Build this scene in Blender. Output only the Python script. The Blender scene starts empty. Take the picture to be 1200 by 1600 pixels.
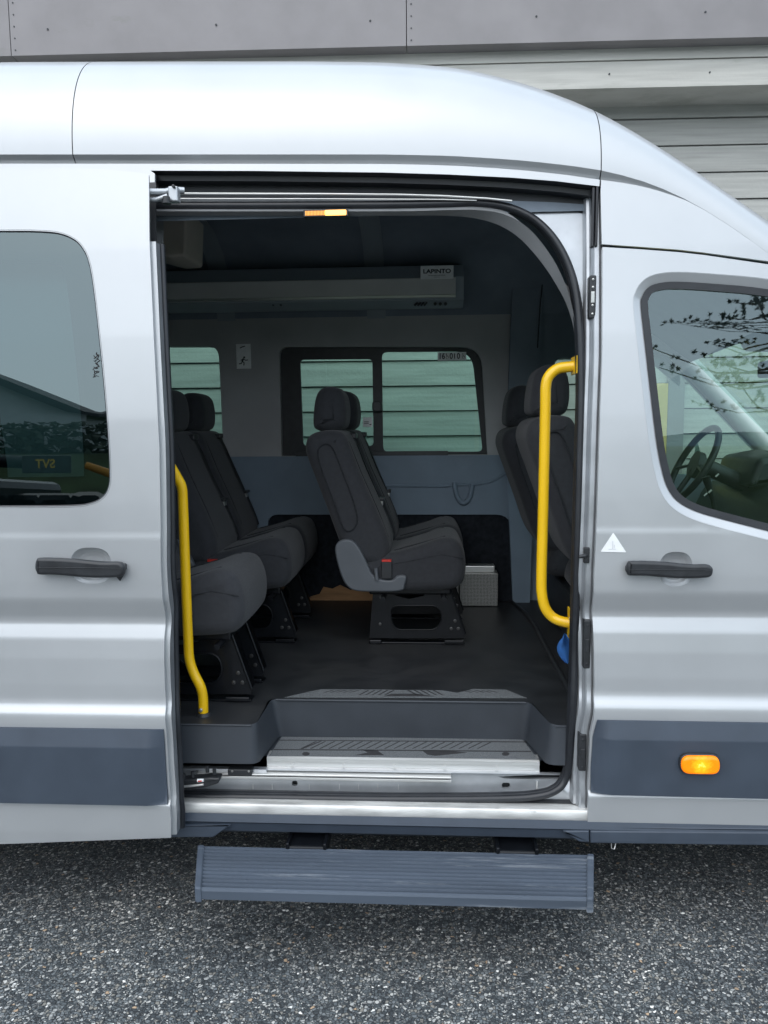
import bpy, bmesh, math, random
import numpy as np
from mathutils import Vector, Matrix, Euler
from mathutils.geometry import delaunay_2d_cdt

R = math.radians
SC = bpy.context.scene
COL = SC.collection
random.seed(7)

# ------------------------------------------------------------------ camera
cam_d = bpy.data.cameras.new('camera')
cam = bpy.data.objects.new('camera', cam_d)
COL.objects.link(cam)
CAM_LOC = Vector((0.0, -2.35, 1.62))
CAM_ROT = Matrix.Rotation(R(3.3), 3, 'Z') @ Matrix.Rotation(R(90 - 6.4), 3, 'X') @ Matrix.Rotation(R(-0.5), 3, 'Z')
cam.matrix_world = Matrix.Translation(CAM_LOC) @ CAM_ROT.to_4x4()
cam_d.sensor_fit = 'VERTICAL'
cam_d.sensor_height = 36
cam_d.lens = 27.0
cam_d.clip_start = 0.05
cam_d.clip_end = 2000
SC.camera = cam

# ------------------------------------------------------------------ world, sun, exposure
world = bpy.data.worlds.new('World')
SC.world = world
world.use_nodes = True
wn = world.node_tree.nodes
wl = world.node_tree.links
wn.clear()
wo = wn.new('ShaderNodeOutputWorld')
bg = wn.new('ShaderNodeBackground')
sky = wn.new('ShaderNodeTexSky')
sky.sky_type = 'NISHITA'
sky.sun_disc = False
sky.sun_elevation = R(50)
sky.sun_rotation = R(200)
sky.air_density = 1.0
sky.dust_density = 3.0
sky.ozone_density = 1.0
hs = wn.new('ShaderNodeHueSaturation')
hs.inputs['Saturation'].default_value = 0.8
wl.new(sky.outputs[0], hs.inputs['Color'])
cloud = wn.new('ShaderNodeMixRGB')          # even cloud cover over the clear sky
cloud.inputs['Fac'].default_value = 0.65
cloud.inputs['Color2'].default_value = (6.0, 7.0, 8.0, 1)
wl.new(hs.outputs[0], cloud.inputs['Color1'])
wl.new(cloud.outputs[0], bg.inputs['Color'])
bg.inputs['Strength'].default_value = 0.14
wl.new(bg.outputs[0], wo.inputs['Surface'])
sun_d = bpy.data.lights.new('sun', 'SUN')
sun_d.energy = 0.5
sun_d.angle = R(100)
sun_d.color = (1.0, 0.97, 0.93)
sun = bpy.data.objects.new('sun', sun_d)
COL.objects.link(sun)
sun.rotation_euler = (R(40), 0, R(-20))
sun.location = (0, -6, 12)
SC.view_settings.view_transform = 'Standard'
SC.view_settings.look = 'None'
SC.view_settings.exposure = 1.0
SC.view_settings.gamma = 1.0
SC.view_settings.use_curve_mapping = False
SC.cycles.max_bounces = 10
SC.cycles.diffuse_bounces = 6
SC.cycles.transparent_max_bounces = 12

# ------------------------------------------------------------------ picture measurements -> places
FPX = 1200.0
def ray(px, py):
    return CAM_ROT @ Vector(((px - 600) / FPX, -(py - 800) / FPX, -1.0))
def W(px, py, Y):
    d = ray(px, py); t = (Y - CAM_LOC.y) / d.y
    return CAM_LOC + d * t
def FZ(px, py, z):
    d = ray(px, py); t = (z - CAM_LOC.z) / d.z
    return CAM_LOC + d * t
def xz(px, py, Y):
    p = W(px, py, Y); return (p.x, p.z)
def zrow(py, Y=0.0, px=1000):
    return W(px, py, Y).z
KN = [(40, .14), (150, .12), (258, .095), (385, .062), (520, .036), (650, .019), (780, .006), (824, .003), (833, .0008), (900, -.001), (925, .0005),
      (931, .004), (955, .024), (963, .0255), (972, .020), (988, .011), (1020, .003), (1060, .0), (1082, .001), (1092, -.003),
      (1105, -.016), (1112, -.018), (1122, -.018), (1150, -.012), (1238, -.008), (1244, -.020), (1290, -.010), (1325, .004), (1500, .02)]
_kz = np.array([zrow(a, b) for a, b in KN][::-1]); _ky = np.array([b for a, b in KN][::-1])
_tz = np.linspace(-0.3, 3.6, 3901); _ty = np.interp(_tz, _kz, _ky)
_k = np.exp(-0.5 * (np.arange(-14, 15) / 4.5) ** 2); _k /= _k.sum()
_ty = np.convolve(np.pad(_ty, 14, mode='edge'), _k, mode='valid')
def prof(z):
    return float(np.interp(z, _tz, _ty))
def S(px, py, off=0.0):
    Y = off
    for _ in range(6):
        p = W(px, py, Y); Y = prof(p.z) + off
    return (p.x, p.z)
def body(off=0.0):
    return lambda x, z: prof(z) + off

# ------------------------------------------------------------------ materials
MATS = {}
def mat(name, col, rough=0.5, metal=0.0, coat=0.0, spec=0.5, var=0.0, vscale=6.0, bump=0.0, bscale=300.0, vcol=None, aniso=None, bdist=0.001, sheen=0.0):
    m = bpy.data.materials.new(name); m.use_nodes = True
    nt = m.node_tree; p = nt.nodes['Principled BSDF']
    p.inputs['Base Color'].default_value = (*col, 1)
    p.inputs['Roughness'].default_value = rough
    p.inputs['Metallic'].default_value = metal
    p.inputs['Coat Weight'].default_value = coat
    p.inputs['Coat Roughness'].default_value = 0.06
    p.inputs['Specular IOR Level'].default_value = spec
    if sheen:
        p.inputs['Sheen Weight'].default_value = sheen
    if var or bump:
        tc = nt.nodes.new('ShaderNodeTexCoord')
    if var:
        mp = nt.nodes.new('ShaderNodeMapping')
        if aniso: mp.inputs['Scale'].default_value = aniso
        nt.links.new(tc.outputs['Object'], mp.inputs['Vector'])
        n = nt.nodes.new('ShaderNodeTexNoise'); n.inputs['Scale'].default_value = vscale; n.inputs['Detail'].default_value = 6
        nt.links.new(mp.outputs[0], n.inputs['Vector'])
        r = nt.nodes.new('ShaderNodeValToRGB')
        c2 = vcol or tuple(max(0, c * (1 - var)) for c in col)
        c1 = tuple(min(1, c * (1 + var)) for c in col) if vcol is None else col
        r.color_ramp.elements[0].position = 0.3; r.color_ramp.elements[1].position = 0.7
        r.color_ramp.elements[0].color = (*c2, 1); r.color_ramp.elements[1].color = (*c1, 1)
        nt.links.new(n.outputs['Fac'], r.inputs['Fac'])
        nt.links.new(r.outputs[0], p.inputs['Base Color'])
        mr = nt.nodes.new('ShaderNodeMapRange')
        mr.inputs['To Min'].default_value = rough * 0.85; mr.inputs['To Max'].default_value = min(1, rough * 1.2)
        nt.links.new(n.outputs['Fac'], mr.inputs['Value']); nt.links.new(mr.outputs[0], p.inputs['Roughness'])
    if bump:
        n2 = nt.nodes.new('ShaderNodeTexNoise'); n2.inputs['Scale'].default_value = bscale; n2.inputs['Detail'].default_value = 3
        nt.links.new(tc.outputs['Object'], n2.inputs['Vector'])
        b = nt.nodes.new('ShaderNodeBump'); b.inputs['Strength'].default_value = bump; b.inputs['Distance'].default_value = bdist
        nt.links.new(n2.outputs['Fac'], b.inputs['Height']); nt.links.new(b.outputs[0], p.inputs['Normal'])
    MATS[name] = m
    return m
def scuff(m, col, sc, aniso, lo, hi):
    """worn streaks: stretched noise lays another colour over the base"""
    nt = m.node_tree; p = nt.nodes['Principled BSDF']; src = p.inputs['Base Color'].links[0].from_socket
    tc = nt.nodes.new('ShaderNodeTexCoord'); mp = nt.nodes.new('ShaderNodeMapping'); mp.inputs['Scale'].default_value = aniso
    n = nt.nodes.new('ShaderNodeTexNoise'); n.inputs['Scale'].default_value = sc; n.inputs['Detail'].default_value = 9; n.inputs['Roughness'].default_value = .7
    r = nt.nodes.new('ShaderNodeMapRange'); r.inputs['From Min'].default_value = lo; r.inputs['From Max'].default_value = hi
    mx = nt.nodes.new('ShaderNodeMixRGB'); mx.inputs['Color2'].default_value = (*col, 1)
    nt.links.new(tc.outputs['Object'], mp.inputs['Vector']); nt.links.new(mp.outputs[0], n.inputs['Vector']); nt.links.new(n.outputs['Fac'], r.inputs['Value'])
    nt.links.new(r.outputs[0], mx.inputs['Fac']); nt.links.new(src, mx.inputs['Color1']); nt.links.new(mx.outputs[0], p.inputs['Base Color'])
PAINT = mat('silver_paint', (.455, .47, .48), .33, .38, coat=.4, var=.035, vscale=4.5)
JAMB = mat('jamb_paint', (.42, .44, .46), .36, .6, coat=.3, var=.12, vscale=14, bump=.05, bscale=60)
WORN = mat('worn_sill_metal', (.62, .62, .60), .45, .5, var=.3, vscale=18, aniso=(.35, 1, 1.6), bump=.2, bscale=90)
ALU = mat('brushed_aluminium', (.78, .78, .76), .33, .8, var=.08, vscale=40, aniso=(.1, 1, 3))
PLAST = mat('blue_grey_plastic', (.044, .058, .080), .48, spec=.5, var=.10, vscale=10, bump=.25, bscale=900)
STEPM = mat('step_plastic', (.075, .095, .125), .5, var=.15, vscale=5, aniso=(.3, 3, 3), bump=.25, bscale=400)
BLACKP = mat('black_plastic', (.022, .024, .027), .42, var=.2, vscale=30, bump=.1, bscale=500)
RUBBER = mat('black_rubber', (.016, .018, .022), .38, var=.2, vscale=22)
DARKR = mat('track_dark', (.03, .033, .037), .6, var=.3, vscale=14)
FABRIC = mat('charcoal_fabric', (.037, .039, .044), .95, spec=.15, var=.10, vscale=55, bump=.5, bscale=900, sheen=.12, bdist=.0015)
FABRIC2 = mat('charcoal_fabric_insert', (.030, .032, .036), .95, spec=.15, var=.3, vscale=60, bump=.7, bscale=500, bdist=.002)
SEATPL = mat('seat_grey_plastic', (.085, .095, .108), .5, var=.08, vscale=12, bump=.15, bscale=600)
STEELB = mat('black_painted_steel', (.005, .006, .008), .34, .0, coat=.15, spec=.3, var=.2, vscale=25)
BOLT = mat('zinc_bolt', (.5, .5, .48), .35, .9, var=.15, vscale=60)
WEB = mat('belt_webbing', (.06, .063, .068), .7, var=.15, vscale=80)
DBOLT = mat('dark_bolt', (.10, .10, .10), .3, .8)
RED = mat('red_button', (.55, .03, .02), .4)
YELLOW = mat('yellow_powder_coat', (.83, .50, .006), .33, coat=.3, var=.04, vscale=9)
LINING = mat('grey_lining', (.26, .265, .27), .9, spec=.2, var=.12, vscale=5, bump=.4, bscale=500)
LINING2 = mat('dark_headliner', (.21, .245, .285), .95, spec=.15, var=.15, vscale=5, bump=.4, bscale=400)
TAUPE = mat('taupe_pillar', (.40, .40, .40), .85, spec=.2, var=.08, vscale=5, bump=.2, bscale=500)
BLUEG = mat('blue_grey_panel', (.17, .225, .28), .6, var=.08, vscale=6, bump=.25, bscale=600)
CARPET = mat('dark_carpet', (.018, .021, .026), 1.0, spec=.1, var=.3, vscale=40, bump=.8, bscale=300)
PLY = mat('bare_plywood', (.34, .19, .09), .8, var=.35, vscale=14, aniso=(.3, 1, 2))
FLOORM = mat('vinyl_floor', (.022, .024, .027), .45, spec=.4, var=.3, vscale=7, bump=.25, bscale=350)
STEPW = mat('step_well_plastic', (.034, .040, .049), .5, var=.12, vscale=9, bump=.3, bscale=500)
GRIP = mat('grit_tread', (.125, .135, .142), .8, var=.4, vscale=260, bump=.6, bscale=600)
GRIPD = mat('tread_groove', (.03, .03, .033), .8, var=.3, vscale=90)
DUCT = mat('duct_grey', (.27, .31, .34), .5, var=.06, vscale=6)
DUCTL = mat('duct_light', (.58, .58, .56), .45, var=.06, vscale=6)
WHITE = mat('sticker_white', (.82, .83, .82), .5, var=.05, vscale=30)
STICKG = mat('sticker_grey', (.32, .33, .32), .5, var=.1, vscale=30)
INK = mat('ink_black', (.012, .012, .014), .5)
BLUECL = mat('blue_cloth', (.03, .14, .42), .85, var=.25, vscale=20, bump=.4, bscale=200)
TYRE = mat('tyre_rubber', (.02, .02, .021), .85, var=.2, vscale=20)
CREAM = mat('cream_boards', (.52, .51, .47), .8, spec=.25, var=.10, vscale=5, aniso=(.5, 1, 9), bump=.7, bscale=45, bdist=.002)
GREYM = mat('grey_sheet_metal', (.245, .230, .232), .6, var=.10, vscale=4, bump=.1, bscale=40)
SLATE = mat('roof_slate', (.03, .03, .035), .7, var=.2, vscale=3)
HWHITE = mat('white_render', (.62, .62, .60), .8, var=.05, vscale=3)
GRASS = mat('lawn_grass', (.042, .062, .026), .95, var=.4, vscale=.8, spec=.1)
HILLM = mat('far_hill', (.15, .20, .23), 1.0, var=.25, vscale=.02, spec=.05)  # distance haze is put into the colour, paler and bluer
LEAF = mat('pine_needles', (.018, .035, .018), .8, var=.4, vscale=3)
BARK = mat('pine_bark', (.10, .07, .05), .9, var=.3, vscale=8)
MACH = mat('machine_orange', (.62, .26, .02), .45, var=.2, vscale=3)
YWOOD = mat('yellow_painted_wood', (.66, .47, .13), .7, var=.08, vscale=5, aniso=(4, 1, .5), bump=.3, bscale=40)
FOAM = mat('beige_trim', (.34, .31, .27), .8, var=.08, vscale=8)

scuff(STEPM, (.34, .37, .40), 2.6, (.35, 5, 5), .56, .72)
scuff(GREYM, (.13, .14, .10), 1.6, (.6, 1, 1.4), .55, .78)
scuff(CREAM, (.33, .33, .29), 3, (.5, 1, 2), .55, .8)
scuff(WORN, (.20, .20, .19), 7, (.6, 2, 2), .60, .72)
scuff(FLOORM, (.036, .036, .035), 3.5, (1, 1, 1), .45, .8)

# siding boards: painted, weathered, horizontal wood grain
def siding_mat():
    m = mat('siding_paint', (.40, .40, .375), .75, spec=.3, var=.14, vscale=4, aniso=(.5, 1, 10), bump=.8, bscale=50, bdist=.003)
    nt = m.node_tree
    oi = nt.nodes.new('ShaderNodeObjectInfo')
    mx = nt.nodes.new('ShaderNodeMixRGB'); mx.blend_type = 'MULTIPLY'; mx.inputs['Fac'].default_value = 1
    mr = nt.nodes.new('ShaderNodeMapRange'); mr.inputs['To Min'].default_value = .90; mr.inputs['To Max'].default_value = 1.06
    nt.links.new(oi.outputs['Random'], mr.inputs['Value'])
    p = nt.nodes['Principled BSDF']; src = p.inputs['Base Color'].links[0].from_socket
    nt.links.new(src, mx.inputs['Color1']); nt.links.new(mr.outputs[0], mx.inputs['Color2']); nt.links.new(mx.outputs[0], p.inputs['Base Color'])
    return m
SIDING = siding_mat()

def glass(name, tint, refl=1.0, rough=0.0, ior=1.5):
    m = bpy.data.materials.new(name); m.use_nodes = True
    nt = m.node_tree; nt.nodes.clear()
    o = nt.nodes.new('ShaderNodeOutputMaterial'); t = nt.nodes.new('ShaderNodeBsdfTransparent'); t.inputs[0].default_value = (*tint, 1)
    g = nt.nodes.new('ShaderNodeBsdfGlossy'); g.inputs['Roughness'].default_value = rough; g.inputs['Color'].default_value = (.80, .97, 1.0, 1)
    lw = nt.nodes.new('ShaderNodeLayerWeight'); lw.inputs['Blend'].default_value = .5
    pw = nt.nodes.new('ShaderNodeMath'); pw.operation = 'POWER'; pw.inputs[1].default_value = 5; nt.links.new(lw.outputs['Facing'], pw.inputs[0])
    f = nt.nodes.new('ShaderNodeMath'); f.operation = 'MULTIPLY_ADD'; f.inputs[1].default_value = .95; f.inputs[2].default_value = .045; nt.links.new(pw.outputs[0], f.inputs[0])
    mu = nt.nodes.new('ShaderNodeMath'); mu.operation = 'MULTIPLY'; mu.inputs[1].default_value = refl; mu.use_clamp = True
    mx = nt.nodes.new('ShaderNodeMixShader')
    nt.links.new(f.outputs[0], mu.inputs[0]); nt.links.new(mu.outputs[0], mx.inputs[0])
    nt.links.new(t.outputs[0], mx.inputs[1]); nt.links.new(g.outputs[0], mx.inputs[2]); nt.links.new(mx.outputs[0], o.inputs[0])
    return m
G_PRIV = glass('privacy_glass', (.12, .19, .19), 2.5, 0.0, 1.52)
G_FRONT = glass('front_side_glass', (.68, .81, .75), 2.3, 0.0, 1.52)
G_GREEN = glass('green_window_glass', (.62, 1.0, .88), 1.0, 0.0, 1.5)
G_CLEAR = glass('windscreen_glass', (.66, .84, .76), 1.4, 0.0, 1.5)

def emis(name, col, strength, base=(.8, .3, .02)):
    m = bpy.data.materials.new(name); m.use_nodes = True
    p = m.node_tree.nodes['Principled BSDF']
    p.inputs['Base Color'].default_value = (*base, 1); p.inputs['Roughness'].default_value = .25
    p.inputs['Emission Color'].default_value = (*col, 1); p.inputs['Emission Strength'].default_value = strength
    return m
E_LENS = emis('amber_lens', (1, .24, .0), .9, (.7, .2, .0))
def lens_glow(m, c, rad):
    nt = m.node_tree; p = nt.nodes['Principled BSDF']; g_ = nt.nodes.new('ShaderNodeNewGeometry')
    d_ = nt.nodes.new('ShaderNodeVectorMath'); d_.operation = 'DISTANCE'; d_.inputs[1].default_value = c; nt.links.new(g_.outputs['Position'], d_.inputs[0])
    n_ = nt.nodes.new('ShaderNodeTexVoronoi'); n_.inputs['Scale'].default_value = 160; nt.links.new(g_.outputs['Position'], n_.inputs['Vector'])
    a_ = nt.nodes.new('ShaderNodeMath'); a_.operation = 'MULTIPLY_ADD'; a_.inputs[1].default_value = .35; nt.links.new(n_.outputs['Distance'], a_.inputs[0])
    dv = nt.nodes.new('ShaderNodeMath'); dv.operation = 'DIVIDE'; dv.inputs[1].default_value = rad; nt.links.new(d_.outputs['Value'], dv.inputs[0]); nt.links.new(dv.outputs[0], a_.inputs[2])
    r_ = nt.nodes.new('ShaderNodeValToRGB'); el = r_.color_ramp.elements; el[0].position = .12; el[0].color = (1, .72, .16, 1); el[1].position = .95; el[1].color = (.42, .085, .0, 1)
    e_ = el.new(.42); e_.color = (1, .30, .008, 1); nt.links.new(a_.outputs[0], r_.inputs[0]); nt.links.new(r_.outputs[0], p.inputs['Emission Color'])
E_BULB = emis('amber_bulb', (1, .62, .10), 9)
E_LAMP = emis('warm_lamp_led', (1, .50, .12), 1.7)
E_LAMPD = emis('warm_lamp_dim', (1, .42, .10), .45)

def asphalt():
    m = bpy.data.materials.new('asphalt'); m.use_nodes = True
    nt = m.node_tree; N = nt.nodes; L = nt.links; p = N['Principled BSDF']
    tc = N.new('ShaderNodeTexCoord')
    wob = N.new('ShaderNodeTexNoise'); wob.inputs['Scale'].default_value = 60; wob.inputs['Detail'].default_value = 3
    L.new(tc.outputs['Object'], wob.inputs['Vector'])
    add = N.new('ShaderNodeMixRGB'); add.blend_type = 'ADD'; add.inputs['Fac'].default_value = .012
    L.new(tc.outputs['Object'], add.inputs['Color1']); L.new(wob.outputs['Color'], add.inputs['Color2'])
    def vor(scale, rnd=1.0):
        v = N.new('ShaderNodeTexVoronoi'); v.inputs['Scale'].default_value = scale; v.inputs['Randomness'].default_value = rnd
        L.new(add.outputs[0], v.inputs['Vector']); return v
    def vedge(scale):
        v = N.new('ShaderNodeTexVoronoi'); v.feature = 'DISTANCE_TO_EDGE'; v.inputs['Scale'].default_value = scale
        L.new(add.outputs[0], v.inputs['Vector']); return v
    def ramp(src, stops):
        r = N.new('ShaderNodeValToRGB'); el = r.color_ramp.elements
        while len(el) < len(stops): el.new(.5)
        for e, (po, c) in zip(el, stops):
            e.position = po; e.color = (*c, 1)
        L.new(src, r.inputs['Fac']); return r
    v1 = vor(100); sep1 = N.new('ShaderNodeSeparateColor'); L.new(v1.outputs['Color'], sep1.inputs[0])
    c1 = ramp(sep1.outputs[0], [(0, (.035, .041, .045)), (.22, (.066, .076, .082)), (.45, (.112, .124, .13)), (.68, (.16, .155, .14)), (.80, (.25, .255, .25)), (.90, (.34, .34, .325)), (.965, (.56, .56, .54)), (.985, (.30, .22, .15))])
    c1.color_ramp.interpolation = 'CONSTANT'
    e1 = vedge(100); m1 = ramp(e1.outputs[0], [(.02, (0, 0, 0)), (.14, (1, 1, 1))])
    mixa = N.new('ShaderNodeMixRGB'); mixa.inputs['Color1'].default_value = (.016, .018, .020, 1)
    L.new(m1.outputs[0], mixa.inputs['Fac']); L.new(c1.outputs[0], mixa.inputs['Color2'])
    v2 = vor(230); sep2 = N.new('ShaderNodeSeparateColor'); L.new(v2.outputs['Color'], sep2.inputs[0])
    c2 = ramp(sep2.outputs[0], [(0, (.024, .028, .032)), (.4, (.062, .072, .077)), (.75, (.14, .142, .138)), (.93, (.36, .36, .34))])
    c2.color_ramp.interpolation = 'CONSTANT'
    pick = ramp(sep1.outputs[1], [(.42, (0, 0, 0)), (.43, (1, 1, 1))])
    mixb = N.new('ShaderNodeMixRGB'); L.new(pick.outputs[0], mixb.inputs['Fac']); L.new(c2.outputs[0], mixb.inputs['Color1']); L.new(mixa.outputs[0], mixb.inputs['Color2'])
    big = N.new('ShaderNodeTexNoise'); big.inputs['Scale'].default_value = 2.3; big.inputs['Detail'].default_value = 5
    L.new(tc.outputs['Object'], big.inputs['Vector'])
    br = ramp(big.outputs['Fac'], [(.35, (1.3, 1.32, 1.33)), (.65, (1.8, 1.77, 1.72))])
    mul = N.new('ShaderNodeMixRGB'); mul.blend_type = 'MULTIPLY'; mul.inputs['Fac'].default_value = 1
    L.new(mixb.outputs[0], mul.inputs['Color1']); L.new(br.outputs[0], mul.inputs['Color2'])
    L.new(mul.outputs[0], p.inputs['Base Color'])
    p.inputs['Roughness'].default_value = .62
    b = N.new('ShaderNodeBump'); b.inputs['Strength'].default_value = .8; b.inputs['Distance'].default_value = .004
    L.new(m1.outputs[0], b.inputs['Height']); L.new(b.outputs[0], p.inputs['Normal'])
    return m
ASPH = asphalt()

# ------------------------------------------------------------------ builders
def link(name, me, m, parent=None, label=None):
    o = bpy.data.objects.new(name, me); COL.objects.link(o)
    if m is not None and len(me.materials) == 0:
        me.materials.append(m)
    if parent is not None: o.parent = parent
    if label: o['label'] = label
    return o
def tag(o, label=None, cat=None, group=None, kind=None):
    if label: o['label'] = label
    if cat: o['category'] = cat
    if group: o['group'] = group
    if kind: o['kind'] = kind
    return o
def empty(name, loc=(0, 0, 0), parent=None):
    o = bpy.data.objects.new(name, None); COL.objects.link(o); o.location = loc
    o.empty_display_size = .1
    if parent is not None: o.parent = parent
    return o
def mesh_from(verts, faces, smooth=True):
    me = bpy.data.meshes.new('m'); me.from_pydata([tuple(v) for v in verts], [], faces)
    if smooth:
        me.polygons.foreach_set('use_smooth', [True] * len(me.polygons))
    me.update(); return me
class MB:
    """collects geometry of one part"""
    def __init__(s): s.v = []; s.f = []; s.sm = []
    def add(s, v, f, smooth=True):
        o = len(s.v); s.v += [tuple(a) for a in v]; s.f += [tuple(i + o for i in q) for q in f]; s.sm += [smooth] * len(f)
    def build(s, name, m, parent=None, label=None):
        me = bpy.data.meshes.new(name); me.from_pydata(s.v, [], s.f)
        me.polygons.foreach_set('use_smooth', s.sm); me.update()
        return link(name, me, m, parent, label)
    def box(s, x0, x1, y0, y1, z0, z1, b=0.0, seg=2):
        bm = bmesh.new()
        bmesh.ops.create_cube(bm, size=1)
        for v in bm.verts:
            v.co = Vector(((x0 + x1) / 2 + v.co.x * (x1 - x0), (y0 + y1) / 2 + v.co.y * (y1 - y0), (z0 + z1) / 2 + v.co.z * (z1 - z0)))
        if b > 0:
            bmesh.ops.bevel(bm, geom=list(bm.edges), offset=b, segments=seg, affect='EDGES', profile=.5)
        bm.verts.index_update()
        s.add([v.co[:] for v in bm.verts], [[v.index for v in f.verts] for f in bm.faces], False)
        bm.free(); return s
    def tube(s, path, r, n=12, cap=True, flat=1.0):
        path = [Vector(p) for p in path]; v = []; f = []
        up = None
        for i, p in enumerate(path):
            a = path[max(0, i - 1)]; b = path[min(len(path) - 1, i + 1)]
            t = (b - a).normalized()
            if up is None:
                up = Vector((0, 1, 0)) if abs(t.y) < .9 else Vector((0, 0, 1))
            u = (up - t * up.dot(t)).normalized(); w = t.cross(u); up = u
            rr = r[i] if isinstance(r, (list, tuple)) else r
            for k in range(n):
                an = 2 * math.pi * k / n
                v.append(p + u * (math.cos(an) * rr * flat) + w * (math.sin(an) * rr))
        for i in range(len(path) - 1):
            for k in range(n):
                f.append((i * n + k, i * n + (k + 1) % n, (i + 1) * n + (k + 1) % n, (i + 1) * n + k))
        s.add(v, f, True)
        if cap:
            s.add(v[:n], [tuple(range(n))[::-1]], False); s.add(v[-n:], [tuple(range(n))], False)
        return s
    def strip(s, A, B, smooth=True):
        n = len(A); s.add(list(A) + list(B), [(i, i + 1, n + i + 1, n + i) for i in range(n - 1)], smooth); return s
    def loft_x(s, sec, xs, cap=True, smooth=False):
        """section of (Y, z) points swept along x"""
        n = len(sec); v = []; f = []
        for x in xs:
            v += [(x, y, z) for y, z in sec]
        for i in range(len(xs) - 1):
            for k in range(n - 1):
                f.append((i * n + k, i * n + k + 1, (i + 1) * n + k + 1, (i + 1) * n + k))
        s.add(v, f, smooth)
        if cap:
            s.add(v[:n], [tuple(range(n))], False); s.add(v[-n:], [tuple(range(n))[::-1]], False)
        return s
    def disc_y(s, c, r, depth, n=14, dome=0.0):
        """short cylinder facing -y"""
        x, y, z = c
        a = [(x + r * math.cos(2 * math.pi * k / n), y, z + r * math.sin(2 * math.pi * k / n)) for k in range(n)]
        b = [(p[0], y + depth, p[2]) for p in a]
        s.add(a + b, [(k, (k + 1) % n, n + (k + 1) % n, n + k) for k in range(n)], False)
        s.add(a + [(x, y - dome, z)], [(k, (k + 1) % n, n) for k in range(n)], dome > 0)
        return s

def catmull(pts, n=8, closed=False):
    pts = [Vector(p) for p in pts]; out = []
    N = len(pts); rng = range(N) if closed else range(N - 1)
    for i in rng:
        if closed:
            p0, p1, p2, p3 = pts[(i - 1) % N], pts[i], pts[(i + 1) % N], pts[(i + 2) % N]
        else:
            p0, p1, p2, p3 = pts[max(0, i - 1)], pts[i], pts[i + 1], pts[min(N - 1, i + 2)]
        for k in range(n):
            t = k / n
            out.append(.5 * ((2 * p1) + (p2 - p0) * t + (2 * p0 - 5 * p1 + 4 * p2 - p3) * t * t + (3 * p1 - p0 - 3 * p2 + p3) * t ** 3))
    if not closed: out.append(pts[-1])
    return out
def rpoly(pts, r, n=5):
    """round the corners of a closed 2D polygon"""
    out = []; N = len(pts)
    for i in range(N):
        a = Vector(pts[i - 1]); b = Vector(pts[i]); c = Vector(pts[(i + 1) % N])
        rr = r[i] if isinstance(r, (list, tuple)) else r
        d1 = min(rr, (a - b).length * .48); d2 = min(rr, (c - b).length * .48)
        if rr <= 0: out.append(tuple(b)); continue
        p = b + (a - b).normalized() * d1; q = b + (c - b).normalized() * d2
        for k in range(n + 1):
            t = k / n
            out.append(tuple(p * (1 - t) ** 2 + b * 2 * t * (1 - t) + q * t * t))
    return out
def inside(px, pz, poly):
    x = np.array([p[0] for p in poly]); z = np.array([p[1] for p in poly])
    x2 = np.roll(x, -1); z2 = np.roll(z, -1)
    res = np.zeros(len(px), bool)
    for a, b, c, d in zip(x, z, x2, z2):
        if b == d: continue
        cond = ((b > pz) != (d > pz)) & (px < (c - a) * (pz - b) / (d - b) + a)
        res ^= cond
    return res
def dens(poly, step):
    out = []
    for i in range(len(poly)):
        a = Vector(poly[i][:2]); b = Vector(poly[(i + 1) % len(poly)][:2]); L = (b - a).length
        k = max(1, int(L / step))
        for j in range(k):
            out.append(tuple(a + (b - a) * j / k))
    return out
def sheet_geo(outer, holes=(), yf=None, thick=.0, dx=.15, dz=.012, rim=True, back=False, flip=False, estep=.03, hem=0.0):
    if yf is None: yf = lambda x, z: 0.0
    loops = [dens(outer, estep)] + [dens(h, estep) for h in holes]
    pts = []; edges = []
    for lp in loops:
        o = len(pts); pts += lp; edges += [(o + i, o + (i + 1) % len(lp)) for i in range(len(lp))]
    xs = [p[0] for p in loops[0]]; zs = [p[1] for p in loops[0]]
    if dx:
        gx = np.arange(min(xs) + dx * .5, max(xs), dx); gz = np.arange(min(zs) + dz * .5, max(zs), dz)
        GX, GZ = np.meshgrid(gx, gz); GX = GX.ravel(); GZ = GZ.ravel()
        ok = inside(GX, GZ, loops[0])
        for h in loops[1:]: ok &= ~inside(GX, GZ, h)
        pts += list(zip(GX[ok].tolist(), GZ[ok].tolist()))
    v, e, f, ov, oe, of = delaunay_2d_cdt([Vector(p) for p in pts], edges, [], 0, 1e-6)
    cx = np.array([sum(v[i].x for i in t) / 3 for t in f]); cz = np.array([sum(v[i].y for i in t) / 3 for t in f])
    ok = inside(cx, cz, loops[0])
    for h in loops[1:]: ok &= ~inside(cx, cz, h)
    F = [tuple(t) for t, k in zip(f, ok) if k]
    # make faces look to -y
    FF = []
    for t in F:
        a, b, c = (v[i] for i in t)
        area = (b.x - a.x) * (c.y - a.y) - (b.y - a.y) * (c.x - a.x)
        if (area < 0) != flip: t = t[::-1]
        FF.append(t)
    V = [(p.x, yf(p.x, p.y), p.y) for p in v]
    mb = MB(); mb.add(V, FF, True); mb.nfront = len(V)
    if thick and rim:
        for lp in loops:
            A = [(x, yf(x, z), z) for x, z in lp] ; A.append(A[0])
            B = [(x, y + thick, z) for x, y, z in A]
            mb.strip(A, B, True)
    if back:
        mb.add([(x, y + thick, z) for x, y, z in V], [t[::-1] for t in FF], True)
    return mb
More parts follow.
